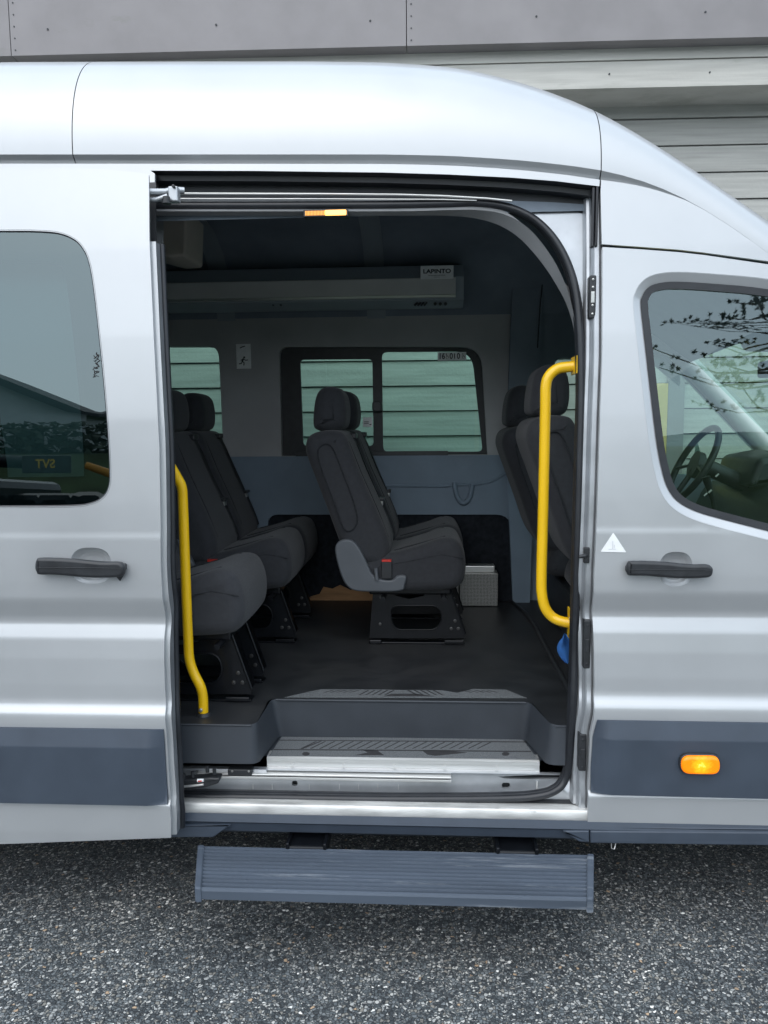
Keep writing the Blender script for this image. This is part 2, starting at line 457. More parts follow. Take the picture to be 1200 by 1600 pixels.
def set_normals(me, yf, n):
    nor = [v.normal.copy() for v in me.vertices]
    e = .0015
    for i in range(n):
        x, y, z = me.vertices[i].co
        fx = (yf(x + e, z) - yf(x - e, z)) / (2 * e); fz = (yf(x, z + e) - yf(x, z - e)) / (2 * e)
        nor[i] = Vector((fx, -1, fz)).normalized()
    me.normals_split_custom_set_from_vertices(nor)
def sheet(name, outer, m, parent, holes=(), yf=None, thick=.0, label=None, **k):
    g = sheet_geo(outer, holes, yf, thick, **k)
    o = g.build(name, m, parent, label)
    if yf is not None: set_normals(o.data, yf, g.nfront)
    return o
def offset_poly(poly, d):
    P = [Vector(p[:2]) for p in poly]; N = len(P); area = sum(P[i].x * P[(i + 1) % N].y - P[(i + 1) % N].x * P[i].y for i in range(N))
    sgn = 1 if area > 0 else -1; out = []
    for i in range(N):
        t = (P[(i + 1) % N] - P[i - 1]).normalized()
        nrm = Vector((-t.y, t.x)) * sgn
        out.append(P[i] + nrm * d)
    return out
def pillow(mb, poly, y0, y1, r, nr=5, bulge=0.0, nm=6):
    """rounded-edge slab: closed profile in (x, z), from y0 to y1, edge radius r"""
    lay = []
    for k in range(nr + 1):
        a = math.pi / 2 * k / nr; lay.append((y0 + r * (1 - math.sin(a)), r * (1 - math.cos(a))))
    lay = lay[::-1]
    lay = [(y0 + r * (1 - math.cos(math.pi / 2 * k / nr)), r * (1 - math.sin(math.pi / 2 * k / nr))) for k in range(nr + 1)]
    mid = [(y0 + r + (y1 - y0 - 2 * r) * k / nm, 0) for k in range(1, nm)]
    end = [(y1 - (y - y0), i) for y, i in lay][::-1]
    L = lay + mid + end; v = []; n = len(poly)
    for y, ins in L:
        t = (y - y0) / (y1 - y0); e = ins - bulge * (1 - (2 * t - 1) ** 2)
        for p in offset_poly(poly, e): v.append((p.x, y, p.y))
    f = []
    for i in range(len(L) - 1):
        for k in range(n):
            f.append((i * n + k, i * n + (k + 1) % n, (i + 1) * n + (k + 1) % n, (i + 1) * n + k))
    area = sum(poly[i][0] * poly[(i + 1) % n][1] - poly[(i + 1) % n][0] * poly[i][1] for i in range(n))
    if area < 0: f = [q[::-1] for q in f]
    f = [q[::-1] for q in f]
    mb.add(v, f, True)
    c0, c1 = tuple(range(n)), tuple(range(n))[::-1]
    if area < 0: c0, c1 = c1, c0
    mb.add(v[:n], [c0], False); mb.add(v[-n:], [c1], False); return mb
def text(name, s, size, loc, m, parent=None, rot=(math.pi / 2, 0, 0), depth=.0004, sx=1.0, bold=0.0):
    cu = bpy.data.curves.new(name, 'FONT'); cu.body = s; cu.size = size; cu.extrude = depth; cu.offset = bold
    cu.align_x = 'CENTER'; cu.align_y = 'CENTER'
    t = bpy.data.objects.new(name + '_src', cu)
    me = bpy.data.meshes.new_from_object(t)
    bpy.data.objects.remove(t)
    me.transform(Matrix.Translation(loc) @ Euler(rot).to_matrix().to_4x4() @ Matrix.Diagonal((sx, 1, 1, 1)))
    me.materials.clear(); me.materials.append(m)
    return link(name, me, None, parent)
def pxs(lst, f): return [f(*p) for p in lst]

def split_pieces(o):
    """far-apart pieces of one part become parts of their own"""
    me = o.data; nv = len(me.vertices)
    co = np.array([v.co[:] for v in me.vertices]); par = list(range(nv))
    def fd(a):
        while par[a] != a: par[a] = par[par[a]]; a = par[a]
        return a
    for e in me.edges:
        a, b = fd(e.vertices[0]), fd(e.vertices[1])
        if a != b: par[max(a, b)] = min(a, b)
    root = np.array([fd(i) for i in range(nv)]); ids, isl = np.unique(root, return_inverse=True); k = len(ids)
    if k < 2 or k > 900: return [o]
    lo = np.array([co[isl == i].min(0) for i in range(k)]); hi = np.array([co[isl == i].max(0) for i in range(k)]); size = (hi - lo).max(1)
    pp = list(range(k))
    def fp(a):
        while pp[a] != a: a = pp[a]
        return a
    for i in range(k):
        gap = np.maximum(0, np.maximum(lo[i] - hi, lo - hi[i])); d_ = np.sqrt((gap ** 2).sum(1))
        for j in np.nonzero(d_ <= np.maximum(.02, .5 * np.maximum(size[i], size)))[0]:
            a, b = fp(i), fp(int(j))
            if a != b: pp[max(a, b)] = min(a, b)
    piece = np.array([fp(i) for i in range(k)])[isl]; pids = np.unique(piece)
    if len(pids) < 2: return [o]
    name = o.name.split('.')[0]; out = []
    cn = len(me.corner_normals) and me.has_custom_normals
    for n_, pid in enumerate(pids):
        idx = np.nonzero(piece == pid)[0]; mp_ = {int(a): b for b, a in enumerate(idx)}
        fs = [p for p in me.polygons if piece[p.vertices[0]] == pid]
        m2 = bpy.data.meshes.new(name); m2.from_pydata([tuple(co[i]) for i in idx], [], [[mp_[v] for v in p.vertices] for p in fs])
        m2.polygons.foreach_set('use_smooth', [p.use_smooth for p in fs]); m2.update()
        for mm in me.materials: m2.materials.append(mm)
        if n_ == 0: o.data = m2; out.append(o)
        else:
            c = bpy.data.objects.new(name, m2); COL.objects.link(c); c.parent = o.parent; out.append(c)
    return out

# ------------------------------------------------------------------ ground
gm = MB(); gm.add([(-60, -11, 0), (60, -11, 0), (60, 30, 0), (-60, 30, 0)], [(0, 1, 2, 3)], False)
tag(gm.build('asphalt_ground', ASPH), kind='structure')
gm = MB()
for y0_, z0_, y1_, z1_ in ((-11, -.02, -14, .35), (-14, .35, -21, 3.0), (-21, 3.0, -26, 3.5), (-26, 3.5, -420, 3.6)):
    gm.add([(-400, y1_, z1_), (400, y1_, z1_), (400, y0_, z0_), (-400, y0_, z0_)], [(0, 1, 2, 3)], False)
gm.add([(-400, 30, -.02), (400, 30, -.02), (400, 400, -.02), (-400, 400, -.02)], [(0, 1, 2, 3)], False)
gm.add([(-400, -11, -.02), (-60, -11, -.02), (-60, 30, -.02), (-400, 30, -.02)], [(0, 1, 2, 3)], False)
gm.add([(60, -11, -.02), (400, -11, -.02), (400, 30, -.02), (60, 30, -.02)], [(0, 1, 2, 3)], False)
tag(gm.build('grass_field', GRASS), kind='structure')
hm = MB(); n = 96; rows = []
for j in range(5):
    ring = []
    for i in range(n + 1):
        a = 2 * math.pi * i / n
        h = (46 + 12 * math.sin(a * 3 + 1) + 7 * math.sin(a * 7 + 2) + 3 * math.sin(a * 19)) * (j / 4) ** .8
        rr = 330 + 30 * j
        ring.append((rr * math.cos(a), rr * math.sin(a), h - .5))
    rows.append(ring)
for j in range(4): hm.strip(rows[j], rows[j + 1])
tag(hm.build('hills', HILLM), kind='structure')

# ------------------------------------------------------------------ the building behind the van
ANG = .024
bld = empty('timber_building', (0, 2.75, 0))
tag(bld, 'grey and cream clapboard building wall with a grey metal band, behind the silver van', 'building')
def wallY(x, off=0.0): return 2.75 + ANG * x + off
def plank(x0, x1, z0, z1, off, t=.022, tilt=.010, jit=.001):
    """one board: lower edge proud, seen from the van; local to the building"""
    o = random.uniform(-jit, jit)
    v = []
    for x in (x0, x1):
        yw = ANG * x + off + o
        v += [(x, yw - t - tilt, z0), (x, yw - t, z1), (x, yw, z1), (x, yw, z0)]
    f = [(0, 4, 5, 1), (1, 5, 6, 2), (3, 7, 4, 0), (0, 1, 2, 3), (7, 6, 5, 4)]
    me = mesh_from(v, f, False)
    return link('siding_board', me, SIDING, bld)
BH = .1625
ztop0 = W(1100, 187, wallY(1.8)).z
zb = ztop0 - 22 * BH
for r_ in range(23):
    z0 = zb + r_ * BH
    cuts = [-14, -9.2 + random.uniform(-.6, .6), -4.6 + random.uniform(-.5, .5), -1.9 + random.uniform(-.2, .2) + (5.4 if r_ % 2 else 0), 4.9 + random.uniform(-.5, .5), 9.4, 14]
    for a, b in zip(cuts[:-1], cuts[1:]):
        plank(a + .0015, b - .0015, max(z0, .05) + .0035, z0 + BH - .0035, 0) if z0 + BH > .2 else None
bk = MB(); bk.add([(-14, -14 * ANG + .001, 0), (14, 14 * ANG + .001, 0), (14, 14 * ANG + .001, 6), (-14, -14 * ANG + .001, 6)], [(0, 1, 2, 3)], False)
bk.add([(-14, -14 * ANG + .3, 0), (14, 14 * ANG + .3, 0), (14, 14 * ANG + .3, 6), (-14, -14 * ANG + .3, 6)], [(3, 2, 1, 0)], False)
bk.build('wall_backing', DARKR, bld)
# overhanging upper storey in cream boards
def band(name, z0, z1, off, m, x0=-14, x1=14, t=.3, slant=0.0):
    v = []
    for x in (x0, x1):
        yw = ANG * x + off
        v += [(x, yw - slant, z0), (x, yw, z1), (x, yw + t, z1), (x, yw + t, z0)]
    return link(name, mesh_from(v, [(0, 4, 5, 1), (1, 5, 6, 2), (3, 7, 4, 0), (0, 1, 2, 3), (7, 6, 5, 4)], False), m, bld)
OVY = -.30
zc1 = W(1100, 135, wallY(1.6, OVY)).z; zc2 = W(1100, 91, wallY(1.6, OVY)).z; zc3 = W(1100, 60, wallY(1.6, OVY)).z
for x0, x1 in ((-14, -6.3), (-6.295, -.62), (-.615, 3.02), (3.025, 6.1), (6.105, 14)):
    band('cream_board', zc1, zc2 - .006, OVY, CREAM, x0, x1, slant=.006)
for x0, x1 in ((-14, -5.1), (-5.095, 2.1), (2.105, 14)):
    band('cream_board', zc2, zc3 + .12, OVY + .006, CREAM, x0, x1, slant=.012)
zg1 = W(1100, 60, wallY(1.6, OVY - .10)).z
for x0, x1 in ((-14, -9.7), (-9.695, -2.435), (-2.43, -.12), (-.115, 4.4), (4.405, 9), (9.005, 14)):
    p = band('metal_panel', zg1, zg1 + 1.5, OVY - .10, GREYM, x0, x1, t=.40)
rv = MB()
for x in [-2.405, -.09, 4.43]:
    for k in range(14):
        rv.disc_y((x, ANG * x + OVY - .104, zg1 + .03 + k * .065), .004, .004, 8)
for k in range(16):
    x = -6 + k * .95
    for zz in (.14, .42): rv.disc_y((x + random.uniform(-.05, .05), ANG * x + OVY - .104, zg1 + zz), .006, .004, 8)
rv.build('rivet', DARKR, bld)
nl = MB()
for k in range(6):
    x = -.3 + k * .66 + random.uniform(-.1, .1); nl.disc_y((x, ANG * x + OVY - .009, (zc1 + zc2) / 2 + random.uniform(-.06, .05)), .005, .006, 8)
nl.build('nail_head', DARKR, bld)
# yellow painted door and grey post seen through the cab windows
def wx(px, py, off=0): 
    Y = 2.75
    for _ in range(5): p = W(px, py, Y); Y = wallY(p.x, off)
    return p
a = wx(952, 600, -.06); b = wx(1046, 600, -.06)
pw = (b.x - a.x) / 4
for k in range(4):
    m_ = MB(); m_.box(a.x + k * pw + .003, a.x + (k + 1) * pw - .003, ANG * a.x - .062, ANG * a.x - .036, .05, a.z, .003, 1)
    m_.build('yellow_door_board', YWOOD, bld)
a2 = wx(868, 691, -.05); m_ = MB(); m_.box(a2.x, a.x - .005, ANG * a2.x - .060, ANG * a2.x - .036, .05, a2.z, .003, 1); m_.build('yellow_hatch', YWOOD, bld)
p1 = wx(1046, 520, -.06); p2 = wx(1072, 520, -.06)
m_ = MB(); m_.box(p1.x, p2.x, ANG * p1.x - .075, ANG * p1.x - .036, .02, wx(1060, 545, -.06).z, .003, 1); m_.build('grey_post', GREYM, bld)

# ------------------------------------------------------------------ THE VAN
van = empty('passenger_van', (0, 0, 0))
tag(van, 'silver high-roof minibus with its sliding side door open and dark seats inside', 'van')
WIDTH = 2.02
XL = -3.6      # rear end
XF = 3.05      # nose

# --- roof cap: swept section, height follows the roofline
top_px = [(-700, 97), (0, 97), (300, 96), (500, 96), (600, 97.5), (700, 104), (760, 115), (820, 131), (880, 151), (937, 177), (1000, 213), (1060, 252), (1130, 303), (1200, 353), (1300, 430), (1420, 520)]
TOPX = []; TOPZ = []
for a, b in top_px:
    p = W(a, b, .22); TOPX.append(p.x); TOPZ.append(p.z)
TOPX[0] = XL
def ztop(x): return float(np.interp(x, TOPX, TOPZ))
gro_px = [(-700, 243), (0, 243), (600, 243), (700, 245), (800, 251), (870, 258), (937, 267), (1000, 282), (1040, 297), (1078, 314), (1130, 345), (1200, 395), (1300, 475), (1420, 570)]
GX_ = []; GZ_ = []
for a, b in gro_px:
    q = S(a, b); GX_.append(q[0]); GZ_.append(q[1])
GX_[0] = XL
def zgro(x): return float(np.interp(x, GX_, GZ_))
def smooth1(f, x, w=.05): return sum(f(x + w * k) * c for k, c in zip((-2, -1, 0, 1, 2), (.1, .2, .4, .2, .1)))
LIP = .010
CAMI = CAM_ROT.inverted()
def proj(p):
    q_ = CAMI @ (Vector(p) - CAM_LOC); return 600 + FPX * q_.x / -q_.z, 800 - FPX * q_.y / -q_.z
_tx = [a for a, b in top_px]; _tyy = [b for a, b in top_px]
def lipf(x): return min(1, max(0, (SEAM2_ - x) / .28))
SEAM2_ = S(1085, 316)[0]
def raw_section(x, zm, nn=30):
    zb_ = smooth1(zgro, x, .03); out = []
    y0 = prof(zb_) - LIP * lipf(x); yc = WIDTH / 2; h = zm - zb_
    for k in range(nn + 1):
        th = (math.pi / 2) * (k / nn)
        c = max(0, math.cos(th)); s_ = math.sin(th)
        out.append((yc - (yc - y0) * c ** (2 / 6.0), zb_ + h * s_ ** (2 / 2.1)))
    return out
def fit_zm(x):
    zm = ztop(x) + .05
    for _ in range(8):
        ps = [proj((x, y, z)) for y, z in raw_section(x, zm)]
        px_, py_ = min(ps, key=lambda a: a[1]); zm += (py_ - np.interp(px_, _tx, _tyy)) * 2.6 / 1200
    return zm
_fx = np.linspace(XL, S(1400, 552)[0] + .1, 70); _fz = np.array([fit_zm(float(x)) for x in _fx])
_fz[_fx < -1.4] = _fz[_fx >= -1.4][0]
def zroof(x): return float(np.interp(x, _fx, _fz))
def roof_section(x, nn=30): return raw_section(x, smooth1(zroof, x, .03), nn)
def roof_piece(name, x0, x1, step=.06, label=None):
    k = max(2, int((x1 - x0) / step)); xs = [x0 + (x1 - x0) * i / k for i in range(k + 1)]
    mb = MB(); secs = [roof_section(x) for x in xs]
    for half in (0, 1):
        v = []; n = len(secs[0])
        for x, sec in zip(xs, secs):
            for (y, z) in sec: v.append((x, y if not half else WIDTH - y, z))
        f = []
        for i in range(len(xs) - 1):
            for q in range(n - 1):
                a = (i * n + q, (i + 1) * n + q, (i + 1) * n + q + 1, i * n + q + 1)
                f.append(a if not half else a[::-1])
        mb.add(v, f, True)
    # rim going in at both ends (seam)
    # lower drip ledge (chamfer facing down)
    A = [(x, s_[0][0], s_[0][1]) for x, s_ in zip(xs, secs)]
    def drop(x):
        fade = min(1, max(0, (SEAM2 - x) / .28)); return .026 * fade
    B = [(a[0], a[1] + (LIP + .012) * lipf(a[0]) + .0006, a[2] - drop(a[0]) - .001) for a in A]
    mb.strip(B, A, False)
    return mb.build(name, PAINT, van, label)
SEAM1 = S(116, 200)[0]; SEAM = S(938, 230)[0]; SEAM2 = S(1085, 316)[0]
roof_piece('rear_roof_cap', XL, SEAM1 - .0015)
roof_piece('roof_cap', SEAM1 + .0015, SEAM - .0015)
roof_piece('front_roof_cap', SEAM + .0015, S(1400, 552)[0])
# dark seam behind the gaps
sm_ = MB()
for xx in (SEAM1, SEAM):
    sec = roof_section(xx)
    A = [(xx - .004, y + .006, z - .004) for y, z in sec]; B = [(xx + .004, y + .006, z - .004) for y, z in sec]
    sm_.strip(A, B)
sm_.build('roof_seam', DARKR, van)

# --- body side above and left of the opening
def lowx(f, pts): return [f(*p) for p in pts]
zg = lambda x: zgro(x) - .0255
xl_open = S(243, 600)[0]
def header_top(x0, x1, n=24):
    return [(x0 + (x1 - x0) * i / n, smooth1(zgro, x0 + (x1 - x0) * i / n, .03) - .0255 * min(1, max(0, (SEAM2 - (x0 + (x1 - x0) * i / n)) / .28))) for i in range(n + 1)]
open_top = [(235, 266.5), (400, 267), (600, 269.5), (700, 272.5), (800, 277.5), (870, 283), (936, 291)]
ot = pxs(open_top, S)
x_door_r = S(-390, 600)[0]
outline = header_top(XL, SEAM - .002, 40) + [S(936.5, 291)] + [q for q in ot[::-1][1:]] + [(xl_open, ot[0][1] - .01), (xl_open, zrow(1255)), (xl_open, zrow(1290)), (XL, zrow(1290))]
rear_win = rpoly([(-3.3, zrow(390, .08)), (-1.4, zrow(390, .08)), (-1.32, zrow(770, .01)), (-3.35, zrow(770, .01))], .09)
sheet('rear_side_panel', outline, PAINT, van, holes=[rear_win], yf=body(), thick=.012, dz=.012, dx=.08, estep=.012)
sheet('rear_side_glass', rear_win, G_PRIV, van, yf=body(.004), dx=.3, dz=.05)

# --- front upper panel (between roof groove and door top)
dt = pxs([(942, 381.5), (1000, 385.5), (1060, 390), (1100, 394.5), (1200, 408), (1300, 440), (1400, 500)], S)
topf = header_top(SEAM + .002, S(1400, 552)[0] - .01, 24)
fu = [p for p in topf if p[0] < dt[-1][0]] + dt[::-1] + [S(940.5, 381.5), S(938.5, 300)]
sheet('front_upper_panel', fu, PAINT, van, yf=body(.0004), thick=.012, dz=.012, dx=.05, estep=.012)

# --- front door
XD = S(1440, 900)[0]
fd_left = pxs([(941.5, 386), (941, 560), (938, 640), (933, 800), (928.5, 900), (927.5, 1000), (929, 1075), (928, 1121), (922, 1150), (919, 1238), (918, 1288)], S)
fd_top = pxs([(1000, 389.5), (1060, 394), (1100, 398.5), (1200, 413), (1300, 445), (1395, 500)], S)
fd_out = fd_left[::-1] + fd_top + [S(1440, 545), S(1440, 1294)]
win_px = [(1003, 480), (1005, 462), (1014, 448), (1030, 441), (1060, 438.5), (1120, 442), (1200, 450), (1290, 470), (1360, 515), (1400, 600), (1405, 800), (1395, 860), (1350, 862), (1280, 850), (1200, 830), (1130, 812), (1090, 800), (1062, 785), (1046, 765), (1036, 735), (1026, 680), (1012, 560)]
fwin = [tuple(p[:2]) for p in catmull([Vector((*S(*p), 0)) for p in win_px], 4, True)]
fdoor = sheet('front_door', fd_out, PAINT, van, holes=[fwin], yf=body(), thick=.02, dz=.010)
# pressed bevel and rubber frame round the front window
def ring(name, poly, d_out, d_in, y_out, y_in, m, parent, off0=0.0):
    A = offset_poly(poly, -d_out); B = offset_poly(poly, d_in)
    mb = MB(); a = [(p.x, prof(p.y) + y_out + off0, p.y) for p in A]; b = [(p.x, prof(p.y) + y_in + off0, p.y) for p in B]
    a.append(a[0]); b.append(b[0]); mb.strip(a, b)
    a2 = [(x, y + .012, z) for x, y, z in a]; b2 = [(x, y + .012, z) for x, y, z in b]
    mb.strip(a2, a, False); mb.strip(b, b2, False)
    return mb.build(name, m, parent)
ring('window_bevel', fwin, .026, .002, -.0008, .015, PAINT, fdoor)
ring('window_rubber', fwin, -.001, .022, .011, .013, RUBBER, fdoor)
sheet('window_glass', fwin, G_FRONT, fdoor, yf=body(.018), dx=.2, dz=.04)

# --- lower plastic trims on both doors
ZT1 = zrow(1123.5); ZT15 = zrow(1150); ZT2 = zrow(1238)
def trimY(off, xe, sgn, x_slope=.05):
    def f(x, z):
        t = (z - ZT15) / (ZT1 - ZT15)
        b = -.038 + (.014 * t if t > 0 else 0.0) + (.004 * (ZT15 - z) / (ZT15 - ZT2) if t < 0 else 0)
        e = min(1, max(0, ((xe - x) * sgn) / x_slope)); pz = prof(z)
        return pz + off - (.004 + (pz - b - .004) * (.15 + .85 * e))
    return f
xe = S(932, 1124)[0]
tr = [S(933, 1124.5), S(926, 1150), S(922.5, 1200), S(922.5, 1236), (XD - .01, ZT2), (XD - .01, ZT1)]
sheet('side_trim', tr, PLAST, fdoor, yf=trimY(0, xe, -1, .03), thick=.03, dx=.02, dz=.006)
lamp = rpoly(pxs([(1064, 1180), (1124, 1180.5), (1124, 1209), (1064, 1208)], lambda a, b: xz(a, b, -.05)), .0265, 6)
lm = MB(); pillow(lm, lamp, -.062, -.03, .010, 4, nm=2); lm.build('side_marker_lamp', E_LENS, fdoor); lc = xz(1096, 1196, -.06); lens_glow(E_LENS, (lc[0], -.06, lc[1]), .045)
ring2 = [tuple(p) for p in offset_poly(lamp, -.004)]
lr = MB(); pillow(lr, ring2, -.050, -.03, .004, 3, nm=2); lr.build('lamp_bezel', BLACKP, fdoor)

# --- sliding door (open: moved out and back)
OD = -.115
sd_edge_px = [(232.5, 273), (233.5, 375), (239, 500), (245, 620), (249, 700), (251, 820), (251, 880), (253, 920), (256.5, 950), (256.5, 1000), (258, 1080), (259.5, 1140), (263, 1200), (265.5, 1262), (267, 1280), (267, 1309)]
So = lambda a, b: S(a, b, OD)
edge = pxs(sd_edge_px, So)
sd_out = edge[::-1] + pxs([(215, 269.5), (180, 266), (120, 262.5), (40, 261.5), (-395, 261)], So) + [So(-395, 1327)] + [So(0, 1319)]
wpx = [(0, 360.5), (60, 361), (92, 364), (115, 373), (130, 388), (140, 412), (148, 460), (158, 550), (168, 660), (172, 735), (170, 762), (160, 778), (142, 787), (110, 791), (0, 792), (-330, 793), (-350, 785), (-362, 760), (-360, 600), (-350, 420), (-335, 372), (-300, 361)]
swin = [tuple(p[:2]) for p in catmull([Vector((*So(*p), 0)) for p in wpx], 4, True)]
sdoor = sheet('sliding_door', sd_out, PAINT, van, holes=[swin], yf=body(OD), thick=.006, dz=.010)
# window: rubber ring, glass
ring('window_rubber', swin, .003, .004, -.0005, .003, RUBBER, sdoor, OD)
sheet('window_glass', swin, G_PRIV, sdoor, yf=body(OD + .004), dx=.1, dz=.03)
fr_in = [tuple(p) for p in offset_poly(swin, .085)]
sheet('window_border', swin, BLACKP, sdoor, holes=[fr_in], yf=body(OD + .012), thick=.002, dx=.1, dz=.05)
# door edge: folded flange, white strip, grey rubber strip
def along(edgepts, y0, y1, dx0, dx1, m, name, parent, off=OD):
    mb = MB(); P = catmull([Vector((x, 0, z)) for x, z in edgepts], 5)
    mb.strip([(p.x + dx0, prof(p.z) + off + y0, p.z) for p in P], [(p.x + dx1, prof(p.z) + off + y1, p.z) for p in P])
    return mb.build(name, m, parent)
along(edge, .0, .018, .0, -.004, PAINT, 'door_hem', sdoor)
e2 = [(x, z) for x, z in edge if z < S(240, 372)[1]]
along(e2, .018, .020, -.004, .012, PAINT, 'door_flange', sdoor)
along(e2, .020, .070, .012, .010, JAMB, 'door_inner_edge', sdoor)
mb = MB(); P = catmull([Vector((x + .015, prof(z) + OD + .066, z)) for x, z in e2], 4); mb.tube(P, .009, 10); mb.build('door_seal', RUBBER, sdoor)
# inner face of the door
sd_in = [(x - .004, z) for x, z in edge[::-1]] + [(So(-390, 275)[0], edge[0][1]), (So(-390, 1300)[0], edge[-1][1])]
sheet('door_inner_panel', sd_in, BLACKP, sdoor, holes=[fr_in], yf=body(OD + .07), thick=.002, dx=.3, dz=.05)
xe2 = So(256, 1139)[0]
tr2 = [(So(256, 1139)[0], ZT1), (So(260, 1200)[0], (ZT1 + ZT2) / 2), (So(262, 1262)[0], ZT2), (So(-390, 1262)[0], ZT2), (So(-390, 1262)[0], ZT1)]
sheet('side_trim', tr2, PLAST, sdoor, yf=trimY(OD, xe2, 1, .05), thick=.03, dx=.02, dz=.006)

mb = MB(); rq = random.Random(11)
for k in range(9):
    q0 = So(150.5 + rq.uniform(-2.5, 1.5), 553 + k * 4.2); pr = []
    for j in range(5):
        x_ = q0[0] + rq.uniform(-.009, .009); z_ = q0[1] + rq.uniform(-.006, .006); pr.append((x_, prof(z_) + OD + .0025, z_))
    mb.tube([tuple(v) for v in catmull(pr, 4)], .0011, 5)
mb.build('glass_marking', INK, sdoor)

# --- door handles with their cups
def handle(parent, cx0, cx1, cy0, cy1, cup, off, keyflap):
    Sq = lambda a, b: S(a, b, off)
    yb = lambda z: prof(z) + off
    x0, z1 = Sq(cx0, cy0); x1, z0 = Sq(cx1, cy1)
    zc = (z0 + z1) / 2
    # cup: dished oval
    ux0, uz1 = Sq(cup[0], cup[1]); ux1, uz0 = Sq(cup[2], cup[3])
    mb = MB(); N = 36; rings = []
    for j in range(7):
        s_ = 1 - j / 6; dep = .014 * math.cos(s_ * math.pi / 2) ** 1.0 * (1 if j else 0) - (.0016 if j < 1 else 0)
        rg = []
        for k in range(N + 1):
            a = 2 * math.pi * k / N; c, sn = math.cos(a), math.sin(a)
            c = math.copysign(abs(c) ** .75, c); sn = math.copysign(abs(sn) ** .75, sn)
            x = (ux0 + ux1) / 2 + (ux1 - ux0) / 2 * s_ * c; z = (uz0 + uz1) / 2 + (uz1 - uz0) / 2 * s_ * sn
            rg.append((x, yb(z) - .0012 - (.000 if j else 0) + dep * .0, z))
        rings.append(rg)
    # visible dish is modelled as a proud shallow bowl rim: outer lip then floor curving
    for j in range(6):
        A = [(x, y + (0 if j == 0 else 0), z) for x, y, z in rings[j]]; B = rings[j + 1]
    lip = []
    dd = [0, .004, .010, .014, .016, .017, .017]
    rr2 = [[(x, yb(z) - .002 + 0, z) for x, y, z in rg] for rg in rings]
    return (x0, x1, z0, z1, zc, ux0, ux1, uz0, uz1)
def cup_hole(cup, off, n=36):
    ux0, uz1 = S(cup[0], cup[1], off); ux1, uz0 = S(cup[2], cup[3], off); P = []
    for k in range(n):
        a = 2 * math.pi * k / n; c, sn = math.cos(a), math.sin(a)
        c = math.copysign(abs(c) ** .75, c); sn = math.copysign(abs(sn) ** .8, sn)
        P.append(((ux0 + ux1) / 2 + (ux1 - ux0) / 2 * c, (uz0 + uz1) / 2 + (uz1 - uz0) / 2 * sn))
    return P
def build_handle(parent, hp, cup, off, flap):
    x0, z1 = S(hp[0], hp[1], off); x1, z0 = S(hp[2], hp[3], off)
    hole = cup_hole(cup, off); cx = sum(p[0] for p in hole) / len(hole); cz = sum(p[1] for p in hole) / len(hole)
    mb = MB(); prev = None
    for s_, d in ((1.0, 0), (.95, .004), (.86, .010), (.7, .0165), (.5, .020), (.25, .0215), (0.01, .022)):
        A = [(cx + (x - cx) * s_, prof(z) + off + d, cz + (z - cz) * s_) for x, z in hole]; A.append(A[0])
        if prev: mb.strip(prev, A)
        prev = A
    mb.build('handle_cup', PAINT, parent)
    # grip bar
    mb = MB(); hz_ = (z1 - z0) / 2; zc_ = (z0 + z1) / 2; yb0 = prof(zc_) + off
    bar_ = catmull([Vector((x0, zc_ + .002, 0)), Vector((x0 + .005, zc_ + hz_ * .8, 0)), Vector((x0 + .02, zc_ + hz_, 0)), Vector((x0 + .10, zc_ + hz_ * .93, 0)), Vector((x1 - .07, zc_ + hz_ * .62, 0)), Vector((x1 - .02, zc_ + hz_ * .62, 0)), Vector((x1 - .004, zc_ + hz_ * .35, 0)), Vector((x1, zc_ - .003, 0)), Vector((x1 - .006, zc_ - hz_ * .75, 0)), Vector((x1 - .03, zc_ - hz_ * .95, 0)), Vector((x1 - .1, zc_ - hz_ * 1.0, 0)), Vector((x0 + .06, zc_ - hz_ * .72, 0)), Vector((x0 + .012, zc_ - hz_ * .7, 0)), Vector((x0 + .003, zc_ - hz_ * .4, 0))], 4, True)
    pillow(mb, [(p.x, p.y) for p in bar_], yb0 - .036, yb0 - .012, .009, 4, nm=2)
    pth = [(0, yb0 - .0265, 0)] * 24
    for xx in (x0 + .018, x1 - .018):
        mb.box(xx - .014, xx + .014, yb0 - .022, yb0 + .004, zc_ - .011, zc_ + .009, .004)
    mb.tube([(x0 + (x1 - x0) * .03, pth[3][1] - .0105, (z0 + z1) / 2 + .001), (x0 + (x1 - x0) * .5, pth[11][1] - .0118, (z0 + z1) / 2 + .002), (x0 + (x1 - x0) * .97, pth[-4][1] - .0105, (z0 + z1) / 2)], .0009, 6)
    h = mb.build('door_handle', BLACKP, parent)
    if flap:
        k = S(193, 905, off); m2 = MB()
        m2.add([(x1 - .035, prof(z0) + off - .022, z0 + .008), (x1 - .002, prof(z0) + off - .022, z0 + .012), (x1 - .022, prof(z0) + off - .012, z0 - .014), (x1 - .018, prof(z0) + off - .004, z0 + .01)], [(0, 2, 1), (0, 3, 2), (1, 2, 3)], False)
        m2.build('lock_flap', BLACKP, parent)
